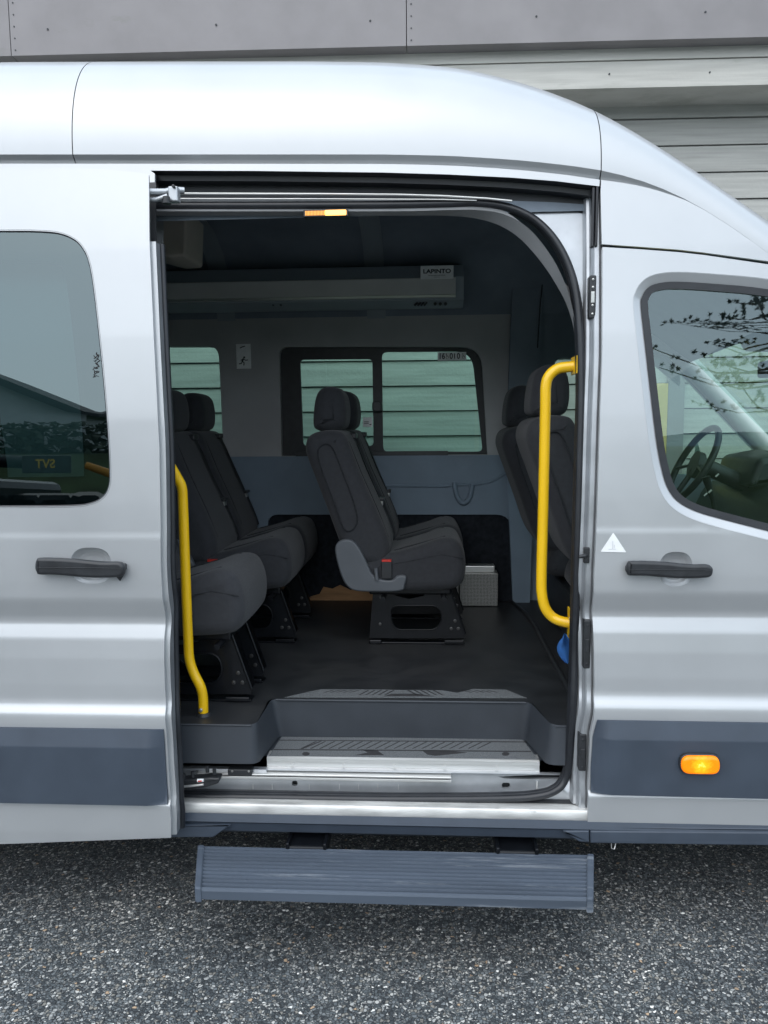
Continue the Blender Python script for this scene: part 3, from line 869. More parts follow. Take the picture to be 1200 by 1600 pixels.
# front/sliding door panels need real holes where the cups are: rebuild with cup holes
def rebuild(obj, outer, holes, yf, thick, dz):
    mb = sheet_geo(outer, holes, yf, thick, dz=.008, dx=.045, estep=.008)
    me = bpy.data.meshes.new(obj.name); me.from_pydata(mb.v, [], mb.f); me.polygons.foreach_set('use_smooth', mb.sm); me.update()
    me.materials.append(PAINT); obj.data = me; set_normals(me, yf, mb.nfront)
CUPF = (1031, 862, 1081, 916); CUPS = (109, 855.5, 176, 912)
rebuild(fdoor, fd_out, [[tuple(p) for p in offset_poly(fwin, -.024)], cup_hole(CUPF, 0)], body(), .02, .010)
rebuild(sdoor, sd_out, [swin, cup_hole(CUPS, OD)], body(OD), .006, .010)
build_handle(fdoor, (975, 874, 1108, 901), CUPF, 0, False)
build_handle(sdoor, (62, 869, 201, 900), CUPS, OD, True)
# triangle sticker
ty = lambda x, z: prof(z) - .0015
tri = rpoly(pxs([(958, 832), (978.5, 863), (938, 862)], S), .004)
st = sheet('triangle_sticker', tri, WHITE, fdoor, yf=ty, dx=.02, dz=.01)
c = S(957, 852); ic = MB(); ic.box(c[0] - .0012, c[0] + .0012, prof(c[1]) - .0025, prof(c[1]) - .0018, c[1] - .010, c[1] + .014)
ic.box(c[0] - .012, c[0] + .010, prof(c[1]) - .0025, prof(c[1]) - .0018, c[1] - .0125, c[1] - .0105)
ic.box(c[0] + .004, c[0] + .006, prof(c[1]) - .0025, prof(c[1]) - .0018, c[1] - .009, c[1] + .002)
ic.build('sticker_sign', mat('faded_print', (.62, .64, .66), .5), fdoor)

# --- jamb: recessed frame of the door opening
JY = .085
open_px = [(200, 323), (400, 323), (600, 322), (700, 320), (745, 319), (790, 325), (830, 342), (862, 372), (885, 412), (899, 460), (905, 520), (907, 600), (905, 700), (901, 850), (897, 1000), (894, 1100), (890, 1180), (882, 1215), (868, 1232), (840, 1241), (780, 1245), (600, 1246), (400, 1243), (240, 1240)]
OP = [tuple(p[:2]) for p in catmull([Vector((*S(a, b, JY), 0)) for a, b in open_px], 5)]
xlj = S(205, 700, JY)[0]
OPc = OP + [(xlj, OP[-1][1]), (xlj, OP[0][1])]
OPc = [p for p in OPc if p[0] >= xlj - 1e-4]
jz0 = zrow(1262, .05); jz1 = S(600, 262, JY)[1] + .0
jout = [(xlj - .06, jz1), (S(800, 268, JY)[0], jz1), (SEAM + .03, S(940, 283, JY)[1]), (S(962, 500, JY)[0], S(950, 500, JY)[1]), (S(950, 1262, JY)[0], jz0), (xlj - .06, jz0)]
def jambY(x, z):
    # steps outwards towards the front door
    return prof(z) + JY
def smst(t):
    t = min(1, max(0, t)); return t * t * (3 - 2 * t)
FDZ = [p[1] for p in fd_left[::-1]]; FDX = [p[0] for p in fd_left[::-1]]
_oz = sorted([(p[1], p[0]) for p in OP if p[0] > S(800, 700, JY)[0]])
def xl_r(z): return float(np.interp(z, [a for a, b in _oz], [b for a, b in _oz]))
jamb = sheet('door_jamb', jout, JAMB, van, holes=[OPc], yf=jambY, thick=.03, dx=.1, dz=.03)
mb = MB(); prev = None
zz = np.linspace(zrow(1262, .03), S(940, 296)[1], 70)
for d_, y_ in ((.044, JY - .001), (.040, JY - .018), (.037, JY - .024), (.029, JY - .026), (.026, JY - .031), (.023, JY - .048), (.019, JY - .053), (.006, JY - .054), (.0, JY - .052)):
    A = [(float(np.interp(z, FDZ, FDX)) - d_ + .002, prof(z) + y_, z) for z in zz]
    if prev: mb.strip(A, prev)
    prev = A
mb.build('pillar_flange', JAMB, jamb)
# thin black line between jamb and front door + side facing strip
mb = MB(); zz = np.linspace(zrow(1285), S(940, 292)[1], 40)
A = [(np.interp(z, [p[1] for p in fd_left[::-1]], [p[0] for p in fd_left[::-1]]) + .002, prof(z) + .004, z) for z in zz]
mb.strip(A, [(x + .004, y + .06, z) for x, y, z in A]); mb.build('hinge_gap', RUBBER, van)
# weather seal round the opening
seal_px = open_px
SP = catmull([Vector((S(a, b, JY)[0], prof(S(a, b, JY)[1]) + JY - .012, S(a, b, JY)[1])) for a, b in seal_px], 6)
mb = MB(); mb.tube(SP, .0125, 12); sl = mb.build('weather_seal', RUBBER, jamb)
mb = MB(); SP2 = [p + Vector((0, .012, 0)) for p in SP]; mb.tube(SP2, .016, 10); mb.build('seal_lip', RUBBER, jamb)
# inner light grey reveal trim, follows the top and front curve
rv_px = [(200, 330), (600, 330), (700, 328), (745, 328), (785, 334), (820, 352), (850, 384), (875, 425), (893, 475), (901, 540), (903, 700), (893, 1000)]
rv2 = [(200, 337), (600, 337), (690, 337), (735, 340), (775, 350), (808, 369), (838, 400), (865, 438), (889, 486), (899, 545), (902, 700), (892, 1000)]
A = catmull([Vector((xz(a, b, .115)[0], .115, xz(a, b, .115)[1])) for a, b in rv_px], 5); B = catmull([Vector((xz(a, b, .155)[0], .155, xz(a, b, .155)[1])) for a, b in rv2], 5)
mb = MB(); mb.strip(A, B); mb.strip(B, [p + Vector((0, .0, .05)) if p.z > 2 else p + Vector((.05, 0, 0)) for p in B]); mb.build('opening_reveal', LINING, van)
# top track: channel, soffit, bright rail
mb = MB()
t1 = pxs(open_top, S)
A = [(x, prof(z) + .002, z) for x, z in t1]; A2 = [(x, y + .03, z - .004) for x, y, z in A]; A3 = [(x, y + .032, z - .020) for x, y, z in A]; A4 = [(x, y + .07, z - .022) for x, y, z in A]
mb.strip(A, A2, False); mb.strip(A2, A3, False); mb.strip(A3, A4, False); mb.build('header_rubber', RUBBER, van)
mb = MB()
A5 = [(x, y + .07, z - .02) for x, y, z in A]; A6 = [(x, y + .072, z - .062) for x, y, z in A]
mb.strip(A5, A6, False); mb.build('track_channel', DARKR, van)
mb = MB(); rl = [S(a, b, .05) for a, b in ((225, 302), (500, 303), (620, 304), (690, 306), (760, 310), (800, 314))]
mb.tube([(x, prof(z) + .05, z) for x, z in rl], .0036, 8); mb.build('rail_or_seal_glint', ALU, van)
mb = MB(); rl = [S(a, b, .05) for a, b in ((225, 309.5), (500, 310), (690, 311), (745, 312.5))]
mb.tube([(x, prof(z) + .055, z) for x, z in rl], .0022, 8); mb.build('rail_or_seal_glint', ALU, van)  # thin bright rod stands in for the highlight along the seal
# rubber block beside the front door top corner
a = S(926, 291); b = S(936, 382)
mb = MB(); mb.box(a[0], b[0] - .009, prof(a[1]) + .004, prof(a[1]) + .03, b[1], a[1], .003); mb.box(b[0] - .007, b[0] + .001, prof(a[1]) + .0, prof(a[1]) + .03, b[1], a[1], .003); mb.build('corner_seal', RUBBER, van)
# latch plates and striker on the pillar
def latch(px0, px1, py0, py1, off, bolts):
    x0, z1 = S(px0, py0, off); x1, z0 = S(px1, py1, off); y = prof((z0 + z1) / 2) + off
    mb = MB(); P = rpoly([(x0, z0), (x1, z0), (x1, z1), (x0, z1)], min(x1 - x0, .01) * .5)
    pillow(mb, P, y - .004, y + .035, .003, 3, nm=2)
    o = mb.build('latch_plate', BLACKP, jamb)
    m2 = MB()
    for t in bolts:
        m2.disc_y(((x0 + x1) / 2, y - .006, z0 + (z1 - z0) * t), .0036, .004, 10, .002)
    m2.box(x0 + .004, x1 - .004, y - .008, y - .002, z0 + (z1 - z0) * .35, z0 + (z1 - z0) * .62, .002)
    m2.build('latch_screw', BOLT if len(bolts) > 2 else BLACKP, jamb)
latch(920.5, 931, 431, 497, .030, (.1, .3, .72, .9))
latch(911, 922, 967, 1045, .030, (.1, .9))
latch(905, 915, 1147, 1204, .030, (.12, .86))
x, z = S(914, 868, .03); mb = MB(); y = prof(z) + .03
mb.box(x - .004, x + .014, y - .004, y + .01, z - .024, z + .026, .003); mb.tube([(x + .004, y - .004, z + .002), (x - .004, y - .012, z + .001), (x - .020, y - .012, z - .002)], [.006, .007, .0055], 10); mb.build('door_striker', BLACKP, jamb)

# --- sill: rocker, lower track, aluminium edge
xa = S(262, 1270)[0] - .6; xb = S(921, 1270)[0]
def Ysec(lst, px=600):
    return [(Y, zrow(py, Y, px)) for py, Y in lst]
mb = MB()
sec = Ysec([(1283.5, .004), (1281, -.002), (1263, -.004), (1259, .002), (1251, .055), (1250, .060)])
mb.loft_x(sec, [xa, xb], False, True)
mb.build('rocker_panel', WORN, van)
mb = MB(); sec = Ysec([(1250, .056), (1242, .075), (1237, .105), (1236, .11)]); mb.loft_x(sec, [xa, xb - .02], False); mb.build('sill_channel', DARKR, van)
# recessed face of lower track with holes
yt = .10
tf = [xz(230, 1241, yt), xz(884, 1241, yt), xz(889, 1212, yt), xz(884, 1209, yt), xz(838, 1209, yt), xz(228, 1202, yt)]
h1 = rpoly([xz(456, 1220, yt), xz(465, 1220, yt), xz(465, 1228, yt), xz(456, 1228, yt)], .008)
h2 = rpoly([xz(784, 1223, yt), xz(797, 1223, yt), xz(797, 1232, yt), xz(784, 1232, yt)], .009)
h3 = rpoly([xz(778, 1213.5, yt), xz(845, 1210.5, yt), xz(884, 1211.5, yt), xz(884, 1217, yt), xz(830, 1217.5, yt), xz(790, 1216.5, yt)], .002)
sheet('track_face', tf, JAMB, van, holes=[h1, h2, h3], yf=lambda x, z: yt, thick=.012, dx=.2, dz=.02)
mb = MB(); mb.box(xz(228, 1230, .13)[0], xz(892, 1230, .13)[0], .125, .13, zrow(1245, .13, 600), zrow(1205, .13, 600)); mb.build('track_back', DARKR, van)
mb = MB(); a = xz(333, 1212, .085); b = xz(705, 1222, .085)
mb.box(a[0], b[0], .080, .1, b[1], a[1], .002); mb.box(a[0], b[0], .074, .082, a[1] - .004, a[1] + .004, .001); mb.box(a[0] - .05, b[0], .07, .1, a[1] + .010, a[1] + .016, .002)
mb.build('lower_rail', ALU, van)
mb = MB(); a = xz(228, 1196.5, .10); b = xz(418, 1204, .10); mb.box(a[0], b[0], .085, .11, b[1], a[1], .002)
b2 = xz(838, 1210.5, .095); mb.box(b[0], b2[0], .09, .11, b2[1] + .001, b[1] - .001 if b[1] - .001 > b2[1] + .002 else b2[1] + .006, .0015); mb.build('sill_lip', JAMB, van)
# small seam steps on the track face
mb = MB()
for px_ in (395, 425, 483, 530, 560, 590, 622):
    q = xz(px_, 1229, yt - .001); mb.box(q[0], q[0] + .0015, yt - .003, yt + .001, q[1] - .010, q[1] + .008)
q = xz(838, 1229, yt - .002); mb.box(q[0], q[0] + .004, yt - .005, yt + .001, q[1] - .018, q[1] + .018)
mb.build('track_rib', WORN, van)
# aluminium step edge with rivets
YE = .115
mb = MB()
for x0p, x1p in ((417, 843),):
    P0 = W(x0p, 1184, YE); P1 = W(x1p, 1190, YE)
    sec = [(YE + .05, P1.z + .002), (YE + .006, P1.z + .002), (YE - .001, P1.z - .002), (YE - .002, P1.z - .013), (YE + .001, P1.z - .0145), (YE - .001, P1.z - .032), (YE - .003, P1.z - .033), (YE - .003, P1.z - .041), (YE + .01, P1.z - .042)]
    mb.loft_x(sec, [P0.x, P1.x], True)
edge_al = mb.build('step_edge', ALU, van)
ZST = P1.z      # step tread height
mb = MB()
for px_ in (457, 537, 617, 695, 776):
    mb.disc_y((xz(px_, 1199, YE)[0], YE - .004, P1.z - .020), .0045, .003, 10, .001)
mb.build('edge_rivet', ALU, edge_al)
mb = MB(); a = xz(357, 1199, .08); b = xz(395, 1210, .08); mb.box(a[0], b[0], .066, .10, b[1], a[1], .004)
mb.build('bump_stop', BLACKP, van)
mb = MB()
for px_ in (363, 389): q = xz(px_, 1204.5, .066); mb.disc_y((q[0], .063, q[1]), .004, .004, 10, .001)
mb.build('stop_screw', BOLT, van)
# lower roller arm
mb = MB(); P = [Vector((*xz(a, b, .02), 0)) for a, b in ((225, 1222), (280, 1216), (330, 1211), (346, 1212), (344, 1220), (322, 1227), (290, 1230), (225, 1238))]
poly = [(p.x, p.y) for p in P]; pillow(mb, rpoly(poly, .006), .0, .04, .005, 3, nm=2); mb.build('roller_arm', BLACKP, sdoor)
mb = MB(); P = [xz(a, b, -.005) for a, b in ((225, 1237), (285, 1229.5), (318, 1226))]; mb.tube([(x, -.004, z) for x, z in P], .004, 8); mb.build('arm_edge', ALU, sdoor)
q = xz(313, 1220, -.006); mb = MB(); mb.tube([(q[0] - .01, -.004, q[1]), (q[0] + .01, -.004, q[1] + .001)], .0055, 10); mb.build('arm_badge', WHITE, sdoor)
mb = MB(); mb.tube([(q[0] - .006, -.0095, q[1]), (q[0] + .006, -.0095, q[1] + .001)], .0022, 8); mb.build('badge_mark', RED, sdoor)
mb = MB()
for px_, py_ in ((299, 1218), (333, 1213), (285, 1222), (322, 1210)):
    q = xz(px_, py_, -.006); mb.tube([(q[0], .01, q[1]), (q[0], .01, q[1] + .02)], .006, 10)
mb.build('arm_roller', BLACKP, sdoor)
# upper roller arm
mb = MB()
mb.tube([(*[v for v in (xz(225, 300, .0)[0], .0)], xz(225, 300, .0)[1]), (xz(258, 300, .02)[0], .02, xz(258, 300, .02)[1]), (xz(272, 297, .03)[0], .03, xz(272, 297, .03)[1]), (xz(288, 298, .04)[0], .04, xz(288, 298, .04)[1])], .010, 10)
mb.box(xz(264, 300, .01)[0], xz(279, 300, .01)[0], .0, .03, xz(270, 316, .01)[1], xz(270, 292, .01)[1], .004)
mb.tube([(xz(225, 313, .0)[0], .0, xz(225, 313, .0)[1]), (xz(245, 312, .0)[0], .0, xz(245, 312, 0)[1]), (xz(262, 306, .0)[0], .0, xz(262, 306, 0)[1])], .007, 10)
mb.build('upper_roller_arm', JAMB, sdoor)
mb = MB()
q = xz(260, 313, -.01); mb.tube([(q[0], -.01, q[1] - .006), (q[0], -.01, q[1] + .010)], .011, 12); mb.tube([(q[0], -.01, q[1] - .010), (q[0], -.01, q[1] - .006)], .014, 12)
q = xz(271, 291, -.005); mb.disc_y((q[0], -.008, q[1]), .005, .006, 10, .002)
mb.build('arm_roller', BLACKP, sdoor)

# --- plastic sill moulding under the opening, full length
def sill_y(px=600): return None
mb = MB(); sec = Ysec([(1278, .02), (1276, -.010), (1289.5, -.018), (1291, -.008), (1303, .0), (1305, .12)])
mb.loft_x(sec, [XL, XD + .4], True); mb.build('sill_moulding', PLAST, van)
def wedge(pts, Y0, m, name):
    P = pxs(pts, lambda a, b: xz(a, b, Y0)); mb = MB(); pillow(mb, rpoly(P, .004, 3), Y0, Y0 + .06, .004, 2, nm=2); return mb.build(name, m, van)
wedge([(262, 1289.5), (361, 1289.5), (333, 1309), (262, 1309)], -.022, PLAST, 'sill_step_end')
wedge([(879, 1299), (888, 1298.5), (921, 1298.5), (921, 1317), (905, 1316)], -.022, PLAST, 'sill_step_end')
wedge([(922.5, 1298.5), (1460, 1303), (1460, 1325), (922.5, 1318)], -.022, PLAST, 'front_sill_cover')
wedge([(920, 1292), (1460, 1296), (1460, 1302), (922.5, 1297.5)], -.016, PLAST, 'front_sill_lip')

# --- under body, far side, front and rear so that the van closes
ZB = zrow(1305, .05)
mb = MB()
mb.box(XL + .05, XF - .2, .06, WIDTH - .06, ZB + .0, ZB + .05)
mb.box(-2.8, 2.6, .5, .9, .18, .32); mb.box(-2.8, 2.6, 1.2, 1.6, .18, .32)
mb.build('under_body', DARKR, van)

# ------------------------------------------------------------------ interior
ZF = FZ(600, 1092, FZ(600, 1150, ZST).z).z
yb_ = FZ(600, 1151, ZST).y
ZF = W(600, 1092, yb_).z            # floor height
# floor
f1 = FZ(250, 1130, ZF); f2 = FZ(401, 1130, ZF); f3 = FZ(425, 1092, ZF); f4 = FZ(827, 1093, ZF); f5 = FZ(862, 1133, ZF); f6 = FZ(905, 1134, ZF)
flp = [(XL + .1, f1.y), (f2.x, f1.y), (f3.x - .01, f3.y), (f4.x + .005, f3.y), (f5.x, f5.y), (f6.x + .05, f5.y), (f6.x + .05, .35), (2.3, .35), (2.3, 1.9), (XL + .1, 1.9)]
flp = rpoly(flp, [0, .03, .03, .03, .03, 0, 0, 0, 0, 0], 4)
g = sheet_geo(flp, (), None, 0, dx=.3, dz=.3, flip=True, estep=.1)
mb = MB(); mb.add([(x, z, ZF) for x, y, z in g.v], g.f, False)
mb.build('cabin_floor', FLOORM, van)
# front edge roll + step well
mb = MB()
def drape(top, bot, n=5, r=.012):
    """wall from the floor edge down, with a rounded nose"""
    rows = []
    for k in range(n + 1):
        a = math.pi / 2 * k / n
        rows.append([Vector(p) + (Vector(q) - Vector(p)).normalized() * r * (1 - math.cos(a)) + nn * r * (math.sin(a)) - Vector((0, 0, 0)) for p, q, nn in [(t, b, nrm(t, b)) for t, b in zip(top, bot)]])
    rows.append([Vector(b) for b in bot])
    return rows
def nrm(t, b): return Vector((0, -1, 0))
bl = [W(272, 1197, f1.y - .02), W(417, 1190, f1.y + .015)]
topL = [Vector((XL + .1, f1.y, ZF)), Vector((f2.x, f1.y, ZF)), Vector((f3.x - .002, f3.y, ZF)), Vector((f4.x, f3.y, ZF)), Vector((f5.x, f5.y, ZF)), Vector((f6.x + .05, f5.y, ZF))]
s1 = FZ(418, 1184, ZST); s2 = FZ(438, 1151, ZST); s3 = FZ(818, 1152, ZST); s4 = FZ(843, 1189, ZST)
zbl = W(340, 1193, f1.y - .012).z
botL = [Vector((XL + .1, f1.y - .012, zbl)), Vector((s1.x - .022, f1.y - .012, zbl)), Vector((s2.x, s2.y, ZST)), Vector((s3.x, s2.y, ZST)), Vector((s4.x + .022, f5.y - .012, zbl)), Vector((f6.x + .05, f5.y - .012, zbl))]
T2 = rpoly([(p.x, p.y) for p in topL], [0, .03, .03, .03, .03, 0], 4); B2 = rpoly([(p.x, p.y) for p in botL], [0, .03, .02, .02, .03, 0], 4)
BZ = rpoly([(p.x, p.z) for p in botL], [0, .03, .02, .02, .03, 0], 4)
Tv = [Vector((x, y, ZF)) for x, y in T2]; Bv = [Vector((x, y, bz[1])) for (x, y), bz in zip(B2, BZ)]
R1 = [t + (b - t) * .06 + Vector((0, 0, .004)) for t, b in zip(Tv, Bv)]
mb.strip(Tv, R1); mb.strip(R1, Bv, True)
# skirt under the blocks and step tread
mb.strip(Bv, [Vector((p.x, max(p.y, .16), p.z + .001)) for p in Bv], False)
mb.add([(s1.x - .02, YE + .01, ZST), (s4.x + .02, YE + .01, ZST), (s3.x + .005, s2.y + .01, ZST), (s2.x - .005, s2.y + .01, ZST)], [(0, 1, 2, 3)], False)
mb.build('step_well', STEPW, van)
# bright worn nosing on the edges
mb = MB(); mb.tube([(f3.x + .015, f3.y - .001, ZF - .003), (f4.x - .015, f3.y - .001, ZF - .003)], .0045, 8)
mb.tube([(XL + .1, f1.y - .001, ZF - .003), (f2.x - .015, f1.y - .001, ZF - .003)], .0035, 8)
mb.tube([(f5.x + .012, f5.y - .001, ZF - .003), (f6.x + .05, f5.y - .001, ZF - .003)], .003, 8)
mb.build('edge_nosing', STEPW, van)
# grit pads with grooves
def pad(polys, z, m, name, t=.0025):
    mb = MB()
    for P in polys:
        n = len(P); ar = sum(P[i][0] * P[(i + 1) % n][1] - P[(i + 1) % n][0] * P[i][1] for i in range(n))
        if ar < 0: P = P[::-1]
        v = [(x, y, z + t) for x, y in P] + [(x, y, z) for x, y in P]
        mb.add(v, [tuple(range(n))] + [(i + n, (i + 1) % n + n, (i + 1) % n, i) for i in range(n)], False)
    return mb.build(name, m, van)
q = lambda a, b, z: (FZ(a, b, z).x, FZ(a, b, z).y)
ZP = ZST + .0005
pad([[q(420, 1182, ZP), q(840, 1187, ZP), q(816, 1155, ZP), q(440, 1152, ZP)]], ZP, GRIP, 'step_grit_mat', .002)
ZP2 = ZP + .002
gr = []
for k in range(20):
    xa_ = 470 + k * 14.5
    gr.append([q(xa_, 1169.5, ZP2), q(xa_ + 2.6, 1169.5, ZP2), q(xa_ + 25, 1158.5, ZP2), q(xa_ + 22.4, 1158.5, ZP2)])
gr.append([q(436, 1157, ZP2), q(822, 1160, ZP2), q(822, 1158.8, ZP2), q(437, 1156, ZP2)])
gr.append([q(428, 1170.5, ZP2), q(600, 1171.5, ZP2), q(830, 1173.5, ZP2), q(830, 1175, ZP2), q(600, 1173, ZP2), q(427, 1171.8, ZP2)])
gr.append([q(470, 1170, ZP2), q(500, 1158, ZP2), q(503, 1158, ZP2), q(474, 1170, ZP2)])
gr.append([q(565, 1171, ZP2), q(590, 1173, ZP2), q(600, 1180, ZP2), q(555, 1180, ZP2), q(575, 1176, ZP2)])
gr.append([q(660, 1173, ZP2), q(700, 1173, ZP2), q(730, 1176, ZP2), q(680, 1181, ZP2), q(668, 1179, ZP2)])
for xa_ in (478, 790): gr.append([q(xa_ + 6 * math.cos(a), 1178 + 3 * math.sin(a), ZP2) for a in [i * math.pi / 5 for i in range(10)]])
pad(gr, ZP2, GRIPD, 'step_groove', .0006)
ZQ = ZF + .001
pad([[q(445, 1090, ZQ), q(823, 1091, ZQ), q(790, 1078, ZQ), q(740, 1077, ZQ), q(715, 1083, ZQ), q(690, 1079, ZQ), q(620, 1078.5, ZQ), q(600, 1078, ZQ), q(500, 1077.5, ZQ)]], ZQ, GRIP, 'floor_grit_mat', .0015)
g2 = []
for k in range(5):
    for base, sg in ((505, 1), (560, 1), (650, -1), (735, -1)):
        xa_ = base + k * 10
        g2.append([q(xa_, 1086 if base in (560, 650) else 1082, ZQ + .0015), q(xa_ + 3, 1086 if base in (560, 650) else 1082, ZQ + .0015), q(xa_ + 3 + sg * 14, 1078.5, ZQ + .0015), q(xa_ + sg * 14, 1078.5, ZQ + .0015)])
g2.append([q(600, 1088, ZQ + .0015), q(612, 1084, ZQ + .0015), q(650, 1084, ZQ + .0015), q(680, 1088, ZQ + .0015)])
pad(g2, ZQ + .0015, GRIPD, 'floor_groove', .0005)

# far wall
YW = 1.87
def wallf(x, z):
    return YW - .015 * max(0, (z - 1.3)) - .06 * max(0, (z - 1.5)) ** 2
def wpx_(a, b):
    Y = YW
    for _ in range(6): p = W(a, b, Y); Y = wallf(p.x, p.z)
    return (p.x, p.z)
XI0 = XL + .1; XI1 = wpx_(830, 700)[0]
zsp = wpx_(600, 712)[1]
# openings in the lining
w1 = rpoly([wpx_(180, 541), wpx_(341, 541), wpx_(349, 708), wpx_(180, 712)], [.02, .06, .03, .02])
w2 = rpoly([wpx_(436, 542), wpx_(752, 542), wpx_(762, 717), wpx_(440, 717)], [.05, .11, .03, .03])
w0 = rpoly([(-2.9, w1[0][1]), (-2.0, w1[0][1]), (-2.0, zsp), (-2.9, zsp)], .05)
up_out = [(XI0, zsp), (XI1, zsp), (XI1, 2.22), (XI0, 2.22)]
def clip_hole(poly, zmin): return [(x, max(z, zmin + .002)) for x, z in poly]
sheet('wall_lining', up_out, TAUPE, van, holes=[clip_hole(w1, zsp), clip_hole(w2, zsp), clip_hole(w0, zsp)], yf=wallf, thick=.06, dx=.2, dz=.04)
dk = rpoly([wpx_(424, 945), wpx_(420, 803), wpx_(797, 803), wpx_(801, 945)], [0, .06, .08, 0])
lo_out = [(XI0, ZF - .02), (XI1 + .0, ZF - .02), (XI1, zsp), (XI0, zsp)]
def lowf(x, z): return wallf(x, z) - .012 - .02 * smst((zsp - .02 - z) / .08)
sheet('lower_wall_panel', lo_out, BLUEG, van, holes=[[(x, max(z, ZF - .015)) for x, z in dk]], yf=lowf, thick=.02, dx=.2, dz=.02)
sheet('carpet_panel', [(dk[0][0] - .02, ZF - .01), (dk[-1][0] + .02, ZF - .01), (dk[-1][0] + .02, dk[8][1] + .03), (dk[0][0] - .02, dk[8][1] + .03)], CARPET, van, yf=lambda x, z: YW - .012, dx=.2, dz=.1)
# moulded ridge and recess under the window
mb = MB(); P = [Vector((*wpx_(a, b), 0)) for a, b in ((590, 758), (690, 759), (706, 757), (740, 756), (770, 750), (800, 730))]
mb.tube([(p.x, lowf(p.x, p.y) - .002, p.y) for p in catmull(P, 5)], .008, 8, True, .6); mb.build('panel_ridge', BLUEG, van)
# bottle hook
hk = catmull([Vector((*wpx_(a, b), 0)) for a, b in ((709, 752), (712, 770), (718, 782), (726, 784), (733, 775), (737, 756))], 6)
mb = MB(); mb.tube([(p.x, lowf(p.x, p.y) - .014, p.y) for p in hk], .013, 10); mb.build('coat_hook', BLUEG, van)
# worn bare wood at the foot of the panel
wp = [wpx_(a, b) for a, b in ((478, 938), (486, 931), (500, 927), (506, 916), (520, 919), (532, 913), (548, 921), (570, 917), (595, 920), (600, 938))]
sheet('worn_plywood', wp, PLY, van, yf=lambda x, z: YW - .016, thick=.003, dx=.05, dz=.02)
# window frames and glass, far side
def framed(name, outer, holes, m, yoff, t=.03):
    return sheet(name, outer, m, van, holes=holes, yf=lambda x, z: wallf(x, z) + yoff, thick=t, dx=.2, dz=.05)
gA = rpoly([wpx_(467, 561), wpx_(581, 560), wpx_(583, 697), wpx_(472, 697)], .025)
gB = rpoly([wpx_(596, 549), wpx_(738, 548), wpx_(755, 706), wpx_(598, 706)], [.03, .09, .03, .03])
w2f = [tuple(p) for p in offset_poly(w2, -.012)]
fr = framed('window_frame', w2f, [gA, gB], BLACKP, .035, .02)
mb = MB(); pillow(mb, [tuple(p) for p in offset_poly(rpoly([wpx_(585, 630), wpx_(593, 630), wpx_(593, 640), wpx_(585, 640)], .004), -.012)], wallf(0, 1.7) - .01, wallf(0, 1.7) + .04, .006, 3, nm=2); mb.build('window_latch', BLACKP, fr)
def bar(a, b, c, d, y, m, name, par):
    p = wpx_(a, b); q_ = wpx_(c, d); mb = MB(); mb.box(p[0], q_[0], wallf(0, p[1]) + y, wallf(0, p[1]) + y + .012, q_[1], p[1], .002); return mb.build(name, m, par)
bar(462, 706, 700, 716, -.006, BLACKP, 'slide_rail', fr)
sheet('sliding_pane', [tuple(p) for p in offset_poly(gA, -.01)], G_GREEN, fr, yf=lambda x, z: wallf(x, z) + .048, dx=.3, dz=.2)
sheet('fixed_pane', [tuple(p) for p in offset_poly(gB, -.01)], G_GREEN, fr, yf=lambda x, z: wallf(x, z) + .050, dx=.3, dz=.2)
wg1 = [tuple(p) for p in offset_poly(w1, -.01)]
sheet('rear_far_window', wg1, G_GREEN, van, yf=lambda x, z: wallf(x, z) + .055, dx=.3, dz=.2)
sheet('rear_far_window', [tuple(p) for p in offset_poly(w0, -.01)], G_GREEN, van, yf=lambda x, z: wallf(x, z) + .055, dx=.3, dz=.2)
# outer far skin with matching openings
cab = rpoly([wpx_(866, 560), wpx_(1040, 552), wpx_(1188, 706), wpx_(1170, 742), wpx_(868, 742)], [.05, .05, .02, .03, .03])
def farf(x, z): return max(wallf(x, z) + .07, WIDTH - prof(z) - .055)
tp_ = [(float(x), min(2.3, zroof(float(x)) - .14)) for x in np.linspace(.2, wpx_(1050, 540)[0], 8)][::-1]
sk = [(XI0, .35), (2.5, .35), (2.5, wpx_(1188, 706)[1]), (wpx_(1188, 700)[0] + .04, wpx_(1188, 700)[1])] + tp_ + [(XI0, 2.3)]
sheet('far_side_skin', sk, PAINT, van, holes=[offset_poly(w1, .0), w2, w0, cab], yf=farf, thick=.004, dx=.3, dz=.06)
sheet('far_side_lining', [(XI1, ZF - .1), (2.4, ZF - .1), (2.4, wpx_(1188, 716)[1]), (wpx_(1188, 706)[0] + .02, wpx_(1188, 706)[1])] + [(x, z - .02) for x, z in tp_] + [(XI1, 2.22)], LINING2, van, holes=[cab], yf=lambda x, z: wallf(x, z) + .01, thick=.05, dx=.3, dz=.1)
sheet('driver_window', [tuple(p) for p in offset_poly(cab, -.01)], G_CLEAR, van, yf=lambda x, z: wallf(x, z) + .055, dx=.3, dz=.2)
# B pillar trim between cabin and cab, far side
bp = [wpx_(800, 945), wpx_(826, 945), wpx_(834, 712), wpx_(790, 712)]
sheet('pillar_trim', bp, BLUEG, van, yf=lambda x, z: wallf(x, z) - .05, thick=.06, dx=.1, dz=.1)
sheet('upper_pillar_trim', [wpx_(834, 712), wpx_(848, 440), wpx_(800, 440), wpx_(790, 712)], LINING2, van, yf=lambda x, z: wallf(x, z) - .04, thick=.05, dx=.1, dz=.1)
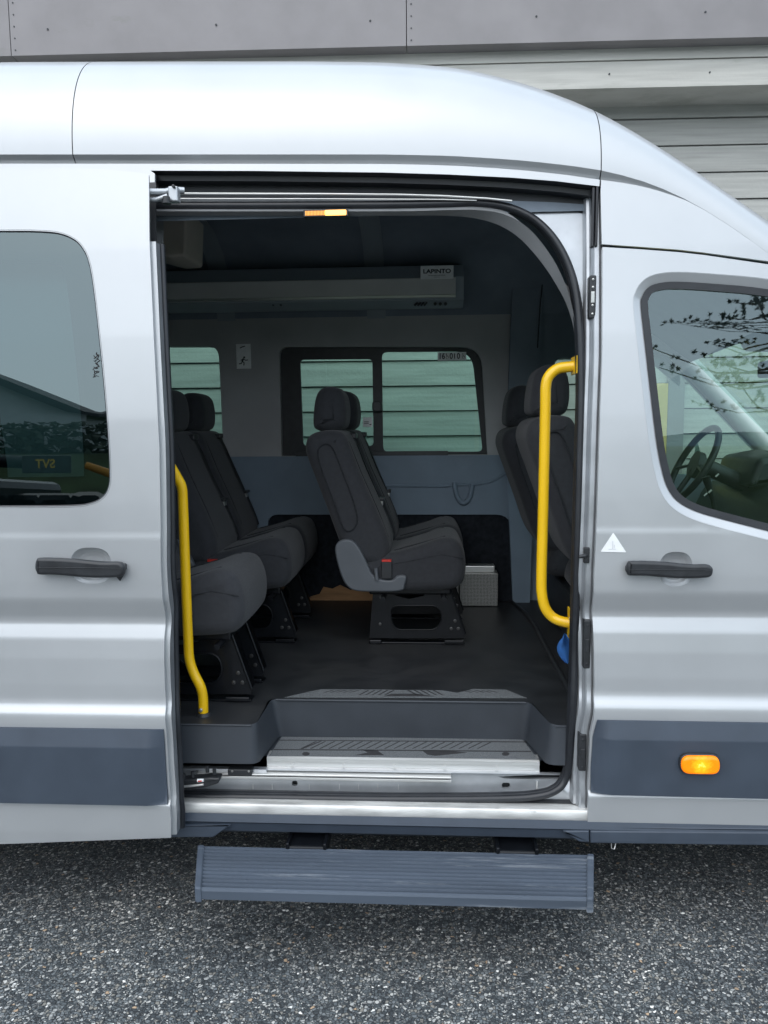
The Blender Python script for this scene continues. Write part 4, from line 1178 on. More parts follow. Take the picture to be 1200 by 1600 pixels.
# ceiling and upper cove
cs = [(wallf(0, 2.2), 2.2), (1.80, 2.28), (1.74, 2.38), (1.62, 2.50), (1.45, 2.575), (1.2, 2.61), (.9, 2.615), (.6, 2.60), (.38, 2.56), (.22, 2.50), (.155, 2.44)]
zh = xz(600, 337, .155)[1]
cs[-1] = (.155, zh); cs[-2] = (.2, max(zh + .02, 2.46))
mb = MB(); XC = wpx_(905, 500)[0] + .25
v = []; xs_ = [XI0] + list(np.linspace(.3, 1.36, 14)); n_ = len(cs)
for x in xs_: v += [(x, y, min(z, zroof(x) - .10 - .05 * abs(y - 1))) for y, z in cs]
mb.add(v, [(i * n_ + k, i * n_ + k + 1, (i + 1) * n_ + k + 1, (i + 1) * n_ + k) for i in range(len(xs_) - 1) for k in range(n_ - 1)], True)
mb.build('headliner', LINING2, van)
# ribs across the ceiling
for a, b in ((327, 356), (570, 600)):
    xA = xz(a, 380, 1.7)[0]; xB = xz(b, 380, 1.7)[0]
    mb = MB(); mb.loft_x([(y - .012 if y > 1 else y, z - .012) for y, z in cs[:9]], [xA, xB], False, True); mb.build('ceiling_rib', DUCT, van)
# hanging trim box at left
mb = MB(); a = xz(214, 335, .5); b = xz(291, 402, .5)
P = [xz(200, 325, .5), xz(292, 325, .5), xz(290, 400, .5), xz(262, 402, .5), xz(200, 385, .5)]
pillow(mb, rpoly(P, .015), .5, .72, .01, 3, nm=2); mb.build('overhead_trim_box', FOAM, van)
# seam lines in front fabric
mb = MB(); P = [wpx_(a, b) for a, b in ((846, 440), (842, 480), (838, 545))]; mb.tube([(x, wallf(x, z) - .045, z) for x, z in P], .003, 6)
P = [Vector((*wpx_(a, b), 0)) for a, b in ((745, 434), (780, 430), (815, 431), (846, 438))]; mb.tube([(p.x, wallf(p.x, p.y) - .005, p.y) for p in catmull(P, 4)], .003, 6)
mb.build('lining_seam', INK, van)
# air duct / overhead unit
def dsec(lst): return [(Y, W(600, py, Y).z) for py, Y in lst]
x0 = xz(150, 440, 1.45)[0]; x1 = xz(712, 440, 1.45)[0]; x2 = xz(725, 440, 1.45)[0]
mb = MB(); mb.loft_x(dsec([(416, 1.8), (417, 1.52), (434, 1.47), (436, 1.47), (470, 1.48), (483, 1.55), (484, 1.8)]), [x0, x2], True, False); duct = mb.build('air_duct', DUCT, van)
mb = MB(); mb.loft_x(dsec([(435, 1.47), (436, 1.45), (461, 1.445), (465, 1.452), (467, 1.48)]), [x0, x1], True, False); mb.build('duct_front_panel', DUCTL, duct)
mb = MB(); mb.loft_x(dsec([(462.5, 1.440), (465.5, 1.4405)]), [x0, x1], False); mb.build('duct_chrome_line', ALU, duct)
mb = MB()
for k in range(4):
    qv = W(650 + k * 5, 475, 1.50); mb.tube([(qv.x - .008, 1.50, qv.z - .008), (qv.x + .008, 1.50, qv.z + .008)], .005, 8)
for k in range(3):
    qv = W(680 + k * 8, 475, 1.50); mb.disc_y((qv.x, 1.495, qv.z), .008, .01, 10)
for px_ in (427, 439):
    qv = W(px_, 476, 1.50); mb.disc_y((qv.x, 1.495, qv.z), .006, .01, 10)
mb.build('duct_vent', BLACKP, duct)
def card(name, px0, py0, px1, py1, Y, m, par, t=.002):
    a = xz(px0, py0, Y); b = xz(px1, py1, Y); mb = MB(); mb.box(a[0], b[0], Y, Y + t, b[1], a[1], .0005, 1); return mb.build(name, m, par), a, b
o, a, b = card('maker_label', 657, 415.5, 708.5, 435, 1.443, WHITE, duct, .03)
cx = (a[0] + b[0]) / 2; text('label_text', 'LAPINTO', .027, (cx, 1.4425, a[1] - .027), INK, duct, sx=1.2, bold=.0008)
mb = MB()                                   # small print, too fine to read in the photograph
for (hw2, zz2, hh2) in ((.040, .0455, .0022), (.014, .0535, .0012), (.011, .0065, .0010)):
    x_ = -hw2; rr_ = random.Random(int(zz2 * 1e4))
    while x_ < hw2:
        w2_ = rr_.uniform(.0015, .004); mb.box(cx + x_, cx + min(hw2, x_ + w2_), 1.4422, 1.4428, a[1] - zz2 - hh2, a[1] - zz2 + hh2); x_ += w2_ + .0012
mb.build('small_print', STICKG, duct)
# capacity sticker on the window
yv = 1.80
o, a, b = card('capacity_sticker', 684, 550.5, 728.5, 563, yv, WHITE, fr)
cx = (a[0] + b[0]) / 2; cz = (a[1] + b[1]) / 2
for i, (s_, dx_) in enumerate((('16', -.054), ('0', -.004), ('0', .034))):
    text('sticker_text', s_, .042, (cx + dx_, yv - .0006, cz), INK, fr, sx=.82, bold=.0008)
def figure(cx, cz, h, Y, kind, name, par):
    mb = MB(); u = h / 10
    if kind == 'wheel':
        mb.disc_y((cx - u, Y, cz + 4 * u), .8 * u, .0005); mb.tube([(cx - u, Y, cz + 3 * u), (cx - .6 * u, Y, cz), (cx + 2 * u, Y, cz), (cx + 3 * u, Y, cz - 3 * u)], .45 * u, 6)
        mb.tube([(cx + 1.6 * u * math.cos(a) - .2 * u, Y, cz - 2 * u + 2 * u * math.sin(a)) for a in [math.pi * (.55 + .14 * k) for k in range(9)]], .3 * u, 6)
        mb.tube([(cx - .9 * u, Y, cz + 1.6 * u), (cx + 1.4 * u, Y, cz + 1.6 * u)], .3 * u, 6)
    elif kind == 'stand':
        mb.disc_y((cx, Y, cz + 4 * u), .9 * u, .0005); mb.tube([(cx, Y, cz + 3 * u), (cx, Y, cz - 4 * u)], .9 * u, 6)
    else:
        mb.disc_y((cx + 1 * u, Y, cz + 3.6 * u), u, .0005); mb.tube([(cx + .3 * u, Y, cz + 2.6 * u), (cx - 1 * u, Y, cz - .4 * u)], .8 * u, 6)
        mb.tube([(cx - 1 * u, Y, cz - .4 * u), (cx + .8 * u, Y, cz - 1.4 * u), (cx + .4 * u, Y, cz - 4 * u)], .5 * u, 6)
        mb.tube([(cx - 1 * u, Y, cz - .4 * u), (cx - 2.0 * u, Y, cz - 2.2 * u), (cx - 4 * u, Y, cz - 2.4 * u)], .5 * u, 6)
        mb.tube([(cx + .2 * u, Y, cz + 2.2 * u), (cx + 2.4 * u, Y, cz + .8 * u), (cx + 4.6 * u, Y, cz + 1.2 * u)], .4 * u, 6)
        mb.tube([(cx - .2 * u, Y, cz + 2.0 * u), (cx - 2.4 * u, Y, cz + .8 * u)], .4 * u, 6)
    return mb.build(name, INK, par)
figure(cx - .026, cz, .03, yv - .001, 'wheel', 'sticker_figure', fr); figure(cx + .014, cz, .03, yv - .001, 'stand', 'sticker_figure', fr); figure(cx + .060, cz, .03, yv - .001, 'wheel', 'sticker_figure', fr)
o, a, b = card('window_notice', 567, 652, 582, 667, 1.82, WHITE, fr)
pass
mb = MB(); mb.box(a[0] + .006, b[0] - .02, 1.8192, 1.8198, a[1] - .026, a[1] - .023); mb.box(a[0] + .006, b[0] - .02, 1.8192, 1.8198, a[1] - .034, a[1] - .031); mb.box(b[0] - .016, b[0] - .006, 1.8192, 1.8198, a[1] - .042, a[1] - .037); mb.build('notice_line', INK, fr)
o, a, b = card('window_notice', 244, 542, 260.5, 556, 1.80, STICKG, van)
# emergency sticker on pillar
yv = wallf(0, W(380, 536, 1.8).z) - .006
o, a, b = card('exit_sticker', 368.5, 537.5, 392.5, 576, yv, WHITE, van)
cx = (a[0] + b[0]) / 2; cz = (a[1] + b[1]) / 2
figure(cx - .002, cz - .026, .056, yv - .001, 'run', 'exit_figure', van)
mb = MB(); mb.tube([(cx - .018, yv - .0008, cz + .044), (cx - .006, yv - .0008, cz + .050), (cx + .010, yv - .0008, cz + .054)], .0025, 6); mb.build('hammer_mark', INK, van)
# ceiling lamp (lit)
ly = .106
a = xz(477, 329.5, ly); b = xz(541, 336, ly)
mb = MB(); mb.box(a[0] - .006, b[0] + .006, ly, ly + .04, b[1] - .003, a[1] + .004, .002); lampo = mb.build('interior_lamp', BLACKP, van)
xm = xz(508, 332, ly)[0]
mb = MB(); mb.box(xm, b[0], ly - .004, ly + .01, b[1], a[1], .002); mb.build('lamp_lit', E_LAMP, lampo)
mb = MB()
k = 0; x = a[0]
while x < xm - .003:
    mb.box(x, x + .0028, ly - .003, ly + .01, b[1] + .001, a[1] - .001); x += .0045
mb.build('lamp_lens', E_LAMPD, lampo)

# ------------------------------------------------------------------ seats
XR = W(600, 900, .92).x
ysd = .92
def L2(a, b):
    p = W(a, b, ysd); return (p.x - XR, p.z - ZF)
def prof2(lst, n=5): return [(p.x, p.y) for p in catmull([Vector((*L2(a, b), 0)) for a, b in lst], n, True)]
back_p = prof2([(476, 702), (479, 686), (490, 677), (510, 673), (530, 675), (539, 684), (548, 706), (562, 742), (588, 800), (606, 846), (606, 872), (592, 886), (566, 882), (546, 872), (530, 848), (512, 800), (492, 748), (481, 720)])
cush_p = prof2([(556, 908), (566, 884), (590, 870), (620, 864), (660, 853), (692, 843), (712, 845), (722, 858), (727, 878), (726, 900), (719, 915), (700, 922), (640, 925), (580, 925), (560, 920)])
head_p = prof2([(484, 662), (486, 630), (492, 611), (505, 603), (522, 605), (532, 616), (536, 640), (534, 662), (526, 671), (508, 675), (490, 671)])
cov_p = prof2([(526, 870), (525, 852), (534, 843), (550, 843), (562, 855), (573, 876), (582, 895), (594, 903), (612, 905), (622, 898), (635, 899), (633, 912), (628, 921), (600, 923), (560, 922), (544, 915), (534, 898)])
seam_p = [L2(a, b) for a, b in ((498, 702), (507, 694), (520, 700), (535, 735), (555, 790), (558, 815), (548, 829), (536, 822), (522, 785), (505, 740), (498, 715))]
ped_o = [L2(a, b) for a, b in ((584, 922), (606, 922), (612, 930), (640, 935), (663, 930), (668, 922), (706, 922), (727, 996), (577, 996))]
def pedp(a, b):
    p = W(a, b, 1.0); return (p.x - W(600, 900, .92).x, p.z - ZF)
ped_o = [pedp(a, b) for a, b in ((583, 922), (612, 922), (618, 931), (640, 936), (662, 931), (668, 922), (704, 922), (727, 990), (726, 997), (577, 997), (580, 960))]
ped_o = [(x, max(z, .001)) for x, z in ped_o]
ped_h = rpoly([pedp(612, 946), pedp(684, 946), pedp(692, 965), pedp(682, 984), pedp(618, 984), pedp(610, 965)], .03)
HW = .215
def make_seat(with_cover=True):
    s = empty('passenger_seat', (0, 0, 0), van)
    mb = MB(); pillow(mb, back_p, -HW, HW, .05, 6, .004, 8); bo = mb.build('backrest', FABRIC, s)
    mb = MB(); sp = catmull([Vector((x, 0, z)) for x, z in seam_p], 5, True); sp.append(sp[0])
    mb.tube([(p.x, -HW - .0055, p.z) for p in sp], .0028, 6, False)
    mb.tube([(p.x, HW + .0055, p.z) for p in sp], .0028, 6, False)
    # front insert seams
    fp = [L2(a, b) for a, b in ((541, 690), (562, 742), (588, 800), (604, 842))]
    for yy in (-HW + .07, HW - .07): mb.tube([(x + .0035, yy, z) for x, z in fp], .0028, 6)
    fp = [L2(a, b) for a, b in ((615, 865), (660, 853), (695, 843), (716, 850))]
    for yy in (-HW + .07, HW - .07): mb.tube([(x, yy, z + .0045) for x, z in fp], .0028, 6)
    fp = [L2(a, b) for a, b in ((590, 885), (640, 876), (690, 866), (724, 872))]
    mb.tube([(x, -HW - .004, z) for x, z in fp], .0022, 6)
    mb.build('seat_piping', FABRIC2, s)
    mb = MB(); pillow(mb, cush_p, -HW - .005, HW + .005, .045, 6, .006, 8); mb.build('seat_cushion', FABRIC, s)
    mb = MB(); pillow(mb, head_p, -.135, .135, .05, 6, .004, 6); mb.build('headrest', FABRIC, s)
    mb = MB()
    a = L2(510, 670); b = L2(516, 684)
    for yy in (-.06, .06): mb.tube([(a[0], yy, a[1]), (b[0], yy, b[1])], .006, 8)
    mb.build('headrest_post', BOLT, s)
    mb = MB()
    for yy in (-.06, .06): mb.tube([(b[0] - .002, yy, b[1] - .008), (b[0] - .002, yy, b[1] + .004)], .013, 10)
    # belt guide on the shoulder
    c = L2(540, 682); mb.box(c[0] - .02, c[0] + .02, .07, .14, c[1] - .015, c[1] + .012, .006)
    mb.build('belt_guide', BLACKP, s)
    if with_cover:
        mb = MB(); pillow(mb, cov_p, -HW - .022, -HW + .01, .008, 4, 0, 2); cv = mb.build('side_cover', SEATPL, s)
        mb = MB(); a = L2(588, 890); mb.tube([(a[0], -HW - .024, a[1] + .012), (a[0] + .002, -HW - .026, a[1] - .015), (a[0] + .004, -HW - .024, a[1] - .04)], [.009, .008, .010], 8); mb.build('recline_lever', SEATPL, s)
    mb = MB(); p0 = L2(596, 874); p1 = L2(613, 902)
    mb.box(p0[0], p1[0], -HW - .018, -HW + .010, p1[1] - .004, p0[1], .004); mb.build('belt_buckle', BLACKP, s)
    mb = MB(); mb.box(p0[0] + .003, p1[0] - .003, -HW - .019, -HW + .006, p0[1] - .007, p0[1] + .0015, .001); mb.build('buckle_button', RED, s)
    # belt over the backrest
    bl_ = [L2(a, b) for a, b in ((536, 684), (545, 700), (560, 738), (584, 795), (601, 838), (606, 858))]
    A = []; B = []
    for i, (x, z) in enumerate(bl_):
        t = i / (len(bl_) - 1); yy = .10 + .06 * t
        A.append((x + .009, yy, z)); B.append((x + .009, yy + .046, z))
    mb = MB(); A = catmull(A, 4); B = catmull(B, 4); mb.strip(B, A); mb.strip(A, B)
    mb.build('seat_belt', WEB, s)
    mb = MB(); c = bl_[3]; mb.box(c[0] - .002, c[0] + .026, .125, .19, c[1] + .0, c[1] + .016, .004); mb.build('belt_tongue', BLACKP, s)
    mb = MB(); mb.box(c[0] + .006, c[0] + .018, .135, .18, c[1] - .022, c[1] + .001, .001); mb.build('tongue_plate', BOLT, s)
    # pan under the cushion
    mb = MB(); a = L2(575, 922); b = L2(706, 934); mb.box(a[0], b[0], -HW + .06, HW - .06, b[1], a[1], .008)
    a = pedp(700, 930); mb.tube([(a[0] - .02, -HW, a[1]), (a[0] - .02, HW, a[1])], .012, 8); a = pedp(600, 930); mb.tube([(a[0], -HW, a[1]), (a[0], HW, a[1])], .012, 8)
    mb.build('seat_pan', STEELB, s)
    pedestal(s, -.13)
    for ch in list(s.children): split_pieces(ch)
    return s
def pedestal(s, y):
    g = sheet_geo(ped_o, [ped_h], lambda x, z: y, .006, dx=0, estep=.02, back=True)
    # flanges along sloped edges and the hole
    e = [ped_o[6], ped_o[7]]; g.tube([(e[0][0], y, e[0][1]), (e[1][0], y, e[1][1])], .005, 6)
    P = [(x, y - .001, z) for x, z in ped_h]; P.append(P[0]); g.tube(P, .003, 6, False)
    a, b = ped_o[6], ped_o[7]
    g.add([(a[0], y, a[1]), (b[0], y, b[1]), (b[0], y + .06, b[1]), (a[0] - .0, y + .06, a[1])], [(0, 1, 2, 3), (3, 2, 1, 0)], False)
    x0 = ped_o[9][0]; x1 = ped_o[8][0]
    g.box(x0, x1, y - .001, y + .05, .0005, .008, .002)
    g.box(x0, x0 + .055, y - .012, y + .02, .001, .02, .004)
    g.box(x1 - .09, x1 - .005, y - .010, y + .0, .004, .02, .003)
    g.build('pedestal_plate', STEELB, s)
    mb = MB()
    for a, b in ((711, 970), (705, 982), (716, 982)):
        c = pedp(a, b); mb.disc_y((c[0], y - .007, c[1]), .0075, .008, 8, .002)
    c = pedp(594, 975); mb.disc_y((c[0], y - .005, c[1]), .007, .006, 8, .002)
    c = pedp(597, 933); mb.disc_y((c[0], y - .004, c[1]), .012, .005, 10, .001)
    mb.build('pedestal_bolt', DBOLT, s)
def copy_seat(src, loc, label=None):
    c = src.copy(); COL.objects.link(c); c.parent = van; c.location = loc
    if label: c['label'] = label
    out = []
    for ch in list(src.children):
        d = ch.copy(); COL.objects.link(d); d.parent = c
    return c
seat = make_seat()
seat.location = (XR, 1.13, ZF)
DXL = -.76
copy_seat(seat, (XR + .01, 1.575, ZF))
copy_seat(seat, (XR + DXL, 1.13, ZF)); copy_seat(seat, (XR + DXL, 1.575, ZF))
sC = copy_seat(seat, (XR + DXL - .03, .385, ZF)); pedestal(sC, .07)
for ch in list(sC.children): split_pieces(ch)
DXF = .835
fs_ = copy_seat(seat, (XR + DXF + .055, .70, ZF + .05)); fs2 = copy_seat(seat, (XR + DXF + .035, 1.42, ZF + .01))
for f_ in (fs_, fs2):
    f_.name = 'front_seat'
    for ch in list(f_.children):
        if ch.name.startswith(('pedestal', 'seat_belt', 'belt_', 'buckle', 'tongue', 'seat_pan', 'side_cover', 'recline')): bpy.data.objects.remove(ch)
mb = MB(); a = L2(575, 900); mb.box(XR + DXF - .02, XR + DXF + .45, .16, 1.70, ZF, ZF + a[1] - .10, .01); mb.build('front_seat_base', BLACKP, van)
# ------------------------------------------------------------------ yellow grab rails
def rail(pts, yy, r=.0172):
    P = catmull([Vector(p) for p in pts], 7); mb = MB(); mb.tube(P, r, 16); return mb
def at3(a, b, Y): p = W(a, b, Y); return (p.x, Y, p.z)
rb = [at3(905, 572, .16), at3(890, 573, .17), at3(872, 576, .18), at3(859, 586, .18), at3(853, 602, .18), at3(852, 640, .18), at3(849, 780, .18), at3(846, 900, .18), at3(847, 930, .18), at3(852, 950, .18), at3(863, 964, .18), at3(878, 971, .17), at3(898, 974, .16)]
mb = rail(rb, .18); rr = mb.build('grab_rail', YELLOW, van, 'yellow grab rail by the front edge of the doorway')
mb = MB(); a = at3(898, 571, .15); mb.box(a[0] - .003, a[0] + .004, .10, .2, a[2] - .028, a[2] + .028, .002); a = at3(891, 975, .15); mb.box(a[0] - .003, a[0] + .003, .10, .19, a[2] - .05, a[2] + .05, .002); mb.build('rail_flange', YELLOW, rr)
for b_ in (964, 990):
    mb = MB(); a = at3(891, b_, .15); mb.tube([(a[0] - .008, .13, a[2]), (a[0], .13, a[2])], .006, 8); mb.build('rail_bolt', BOLT, rr)
fb = FZ(318, 1117, ZF)
rb = [at3(246, 700, .05), at3(262, 722, .07), at3(276, 745, .09), at3(284, 762, .10), at3(286, 790, .105), at3(290, 900, .11), at3(294, 1000, .12), at3(296, 1030, .12), at3(303, 1052, .12), at3(313, 1072, .12), at3(317, 1088, .125), (fb.x, fb.y, ZF + .004)]
mb = rail(rb, .12, .0165); rr = mb.build('grab_rail', YELLOW, van, 'yellow grab rail bolted to the floor by the rear edge of the doorway')
mb = MB(); mb.tube([(fb.x, fb.y, ZF), (fb.x, fb.y, ZF + .010)], [.027, .024], 18); mb.build('rail_foot', BLACKP, rr)
mb = MB(); mb.disc_y((fb.x - .003, fb.y - .022, ZF + .024), .007, .01, 8, .003); mb.build('rail_bolt', BOLT, rr)

# ------------------------------------------------------------------ side step
ZSS = .27
a = FZ(303, 1326, ZSS); ynear = FZ(600, 1396, ZSS).y; yfar = FZ(600, 1328, ZSS).y
xs0 = FZ(304, 1360, ZSS).x; xs1 = FZ(927, 1366, ZSS).x
sec = [(yfar, ZSS - .03), (yfar, ZSS - .002)]
nr_ = 11; d = (ynear + .012 - yfar) / nr_
for k in range(nr_):
    y = yfar + d * k
    sec += [(y + d * .12, ZSS), (y + d * .50, ZSS), (y + d * .58, ZSS - .009), (y + d * .92, ZSS - .009)]
sec += [(ynear + .008, ZSS), (ynear + .002, ZSS - .002), (ynear, ZSS - .008), (ynear + .004, ZSS - .036), (ynear + .03, ZSS - .042), (yfar, ZSS - .03)]
def taper(v):
    x, y, z = v; t = (y - yfar) / (ynear - yfar)
    l = XA0 + (XA1 - XA0) * t; r = XB0 + (XB1 - XB0) * t; u = (x - xs0) / (xs1 - xs0)
    return (l + (r - l) * u, y, z)
XA0 = FZ(317, 1326, ZSS).x; XA1 = FZ(309, 1400, ZSS).x; XB0 = FZ(918, 1338, ZSS).x; XB1 = FZ(917, 1406, ZSS).x
mb = MB(); mb.loft_x(sec[::-1], [xs0, xs1], True, False); mb.v = [taper(v) for v in mb.v]; ss = mb.build('side_step', STEPM, van)
for x0, x1 in ((xs0 - .022, xs0), (xs1, xs1 + .022)):
    mb = MB(); mb.box(x0, x1, ynear - .002, yfar + .002, ZSS - .044, ZSS + .004, .005); mb.v = [taper(v) for v in mb.v]; mb.build('step_end_cap', STEPM, ss)
for pa, pb in ((448, 512), (773, 838)):
    A = FZ(pa, 1326, ZSS - .01).x; B = FZ(pb, 1326, ZSS - .01).x
    mb = MB(); mb.box(A, B, yfar - .005, .12, ZSS - .03, ZSS + .008, .006); mb.box(A + .01, B - .01, yfar + .01, .2, ZSS - .06, ZSS - .02, .004); mb.box(A, A + .012, yfar - .01, .12, ZSS, ZSS + .02, .003); mb.box(B - .012, B, yfar - .01, .12, ZSS, ZSS + .02, .003)
    mb.build('step_bracket', STEELB, ss)
mb = MB(); a = W(958, 1322, .0); mb.tube([(a.x - .006, .0, a.z + .01), (a.x - .005, -.0, a.z - .008), (a.x + .005, 0, a.z - .010), (a.x + .008, 0, a.z + .01)], .002, 6); mb.build('jack_hook', ALU, van)

# ------------------------------------------------------------------ cab: dashboard, wheel, pillar, windscreen, nose
mb = MB(); a = W(1090, 745, 1.0)
dx0 = .98
P = [(dx0 + .02, ZF - .1), (dx0 + .05, 1.15), (dx0 + .12, 1.30), (dx0 + .25, 1.37), (dx0 + .6, 1.36), (dx0 + .95, 1.30), (dx0 + .95, ZF - .1)]
dash_x = W(1120, 720, 1.3).x
P = [(x + (dash_x - dx0), z) for x, z in P]
pillow(mb, rpoly(P, .05), .14, 1.80, .03, 3, nm=3); dash = mb.build('dashboard', BLACKP, van)
mb = MB(); pillow(mb, rpoly([(dash_x + .1, 1.33), (dash_x + .14, 1.46), (dash_x + .3, 1.49), (dash_x + .45, 1.40), (dash_x + .4, 1.33)], .03), 1.18, 1.62, .03, 3, nm=3); mb.build('instrument_hood', BLACKP, dash)
# steering wheel
wc = W(1083, 725, 1.35); mb = MB(); tl = R(28)
ringp = []
for k in range(33):
    an = 2 * math.pi * k / 32; yy = .19 * math.cos(an); zz_ = .19 * math.sin(an)
    ringp.append((wc.x + zz_ * math.sin(tl) * 1.0, 1.35 + yy, wc.z + zz_ * math.cos(tl)))
mb.tube(ringp, .0155, 10, False)
for an in (R(-10), R(190), R(270)):
    mb.tube([(wc.x + .02, 1.35, wc.z), (wc.x + .19 * math.sin(an) * math.sin(tl), 1.35 + .19 * math.cos(an), wc.z + .19 * math.sin(an) * math.cos(tl))], .013, 8, True, .6)
mb.tube([(wc.x + .03, 1.35, wc.z), (wc.x + .25, 1.35, wc.z - .1)], .04, 10)
pth = [(wc.x + .0, 1.35, wc.z), (wc.x + .03, 1.35, wc.z - .01)]; mb.tube(pth, .065, 14)
mb.build('steering_wheel', BLACKP, van)
mb = MB(); g_ = W(1103, 745, .95); mb.tube([(g_.x, .95, g_.z), (g_.x + .03, .95, g_.z - .1), (g_.x + .05, .95, g_.z - .2)], [.018, .008, .008], 10); mb.build('gear_lever', STEELB, van)
mb = MB()
for a_, b_ in ((1100, 775), (1107, 770), (1118, 745)):
    g_ = W(a_, b_, .85); mb.tube([(g_.x, .85, g_.z), (g_.x + .012, .85, g_.z + .012)], .005, 8)
mb.build('dash_chrome', BOLT, dash)
# far A pillar, its pale colour stands in for light from the windscreen
pa = wpx_(1040, 545); pb_ = wpx_(1215, 722)
mb = MB(); mb.tube([(pa[0] - .1, wallf(0, pa[1]) - .04, pa[1] + .06), (pa[0] + .03, wallf(0, pa[1]) - .04, pa[1]), (pb_[0], wallf(0, pb_[1]) - .02, pb_[1]), (pb_[0] + .12, wallf(0, 1.4) - .02, pb_[1] - .12)], .052, 12, True, .8)
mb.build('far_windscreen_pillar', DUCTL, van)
# near A pillar + windscreen between the two
na = W(1330, 480, .10); nb = W(1560, 730, .10)
mb = MB()
WSB = (pb_[0] + .20, pb_[1] - .14)
w_top = [(pa[0] - .04, 1.72, pa[1] + .07), (pa[0] + .02, 1.0, pa[1] + .09), (pa[0] - .04, .22, pa[1] + .07)]
w_bot = [(WSB[0], 1.80, WSB[1]), (WSB[0] + .12, 1.0, WSB[1]), (WSB[0], .18, WSB[1])]
w_top = catmull(w_top, 6); w_bot = catmull(w_bot, 6); 
mb.strip(w_top, w_bot); mb.build('windscreen', G_CLEAR, van)
# mirror / visor at screen top
mb = MB(); a = W(1180, 532, 1.0); pillow(mb, rpoly([(a.x - .045, a.z + .05), (a.x + .12, a.z + .05), (a.x + .12, a.z - .04), (a.x, a.z - .035)], .02), .85, 1.12, .015, 3, nm=2); mb.build('mirror_housing', BLACKP, van)
mb = MB(); a = W(1220, 575, 1.0); mb.box(a.x - .05, a.x + .03, .87, 1.12, a.z - .035, a.z + .035, .012); mb.build('rear_view_mirror', BLACKP, van)
# near A pillar outer skin, wing, bonnet and nose (beyond the picture edge)
wing = [(XD + .004, zrow(1290)), (XD + .004, S(1440, 700)[1]), (XD + .10, WSB[1] + .02), (WSB[0] + .1, WSB[1] - .02), (XF - .12, WSB[1] - .18), (XF, WSB[1] - .40), (XF + .02, .45), (XF - .02, .32)]
xw = (XD + XF) / 2 + .02; zw = .34
arch = [(xw + .38 * math.cos(a), zw + .38 * math.sin(a)) for a in [math.pi * k / 12 for k in range(13)]]
wing2 = [(XD + .004, .30), (XD + .004, S(1440, 700)[1]), (XD + .10, WSB[1] + .02), (WSB[0] + .1, WSB[1] - .02), (XF - .12, WSB[1] - .18), (XF, WSB[1] - .40), (XF + .02, .30)] + [(xw + .38, .30)] + arch + [(xw - .38, .30)]
def wingf(x, z): return prof(z) + .5 * max(0, (x - (XF - .35))) ** 2 * 1.6
sheet('front_wing', wing2, PAINT, van, yf=wingf, thick=.02, dx=.1, dz=.03)
g = sheet_geo(wing2, (), lambda x, z: WIDTH - wingf(x, z), 0, dx=.2, dz=.05, flip=True); g.build('front_wing', PAINT, van)
mb = MB(); rows = []
for (x, z, b_) in ((WSB[0] + .02, WSB[1] - .01, 0), (WSB[0] + .1, WSB[1] - .02, .0), (XF - .12, WSB[1] - .18, .03), (XF, WSB[1] - .40, .06), (XF + .03, .9, .07), (XF + .05, .5, .07), (XF, .32, .07)):
    rows.append([(x + (.14 * (1 - ((y - 1.01) / .95) ** 2) if x > XF - .2 else .03 * (1 - ((y - 1.01) / .95) ** 2)), y, z + .03 * (1 - ((y - 1.01) / .95) ** 2)) for y in np.linspace(.05 + b_, WIDTH - .05 - b_, 9)])
for r1, r2 in zip(rows[:-1], rows[1:]): mb.strip(r1, r2)
mb.build('bonnet', PAINT, van)
mb = MB(); a = [(S(1400, 552)[0] - .02, prof(2) + .0, S(1400, 552)[1] + .01), (WSB[0] + .03, prof(1.4) + .03, WSB[1])]
mb.tube(a, .05, 10, True, .7); mb.build('near_windscreen_pillar', PAINT, van)
# far roof edge, rear wall
mb = MB(); mb.box(XL, XL + .04, .06, WIDTH - .06, .4, 2.72, .01); mb.build('rear_doors', PAINT, van)
mb = MB(); mb.add([(XL + .05, .16, .4), (XL + .05, 1.9, .4), (XL + .05, 1.9, 2.6), (XL + .05, .16, 2.6)], [(0, 1, 2, 3)], False); mb.build('rear_lining', LINING2, van)
# inner near-side lining left of the opening, and between opening and front door
ln = [(XL + .06, ZF - .05), (xl_open - .02, ZF - .05), (xl_open - .02, 2.5), (XL + .06, 2.5)]
sheet('near_side_lining', ln, LINING, van, holes=[rear_win], yf=lambda x, z: prof(z) + .14, dx=.3, dz=.1)
# near front door inner
fdl = [(S(930, 900, .1)[0] + .01, .45), (XD, .45), (XD, S(1300, 850)[1] - .03), (S(1300, 850)[0], S(1300, 850)[1] - .03), (S(1200, 838)[0], S(1200, 838)[1]), (S(1090, 810)[0], S(1090, 812)[1]), (S(1035, 770)[0], S(1035, 775)[1]), (S(1000, 500)[0], S(1000, 500)[1]), (S(1003, 435)[0], S(1003, 430)[1]), (S(930, 430, .1)[0], S(930, 430)[1])]
sheet('front_door_lining', fdl, BLACKP, van, yf=lambda x, z: prof(z) + .07, dx=.3, dz=.1)
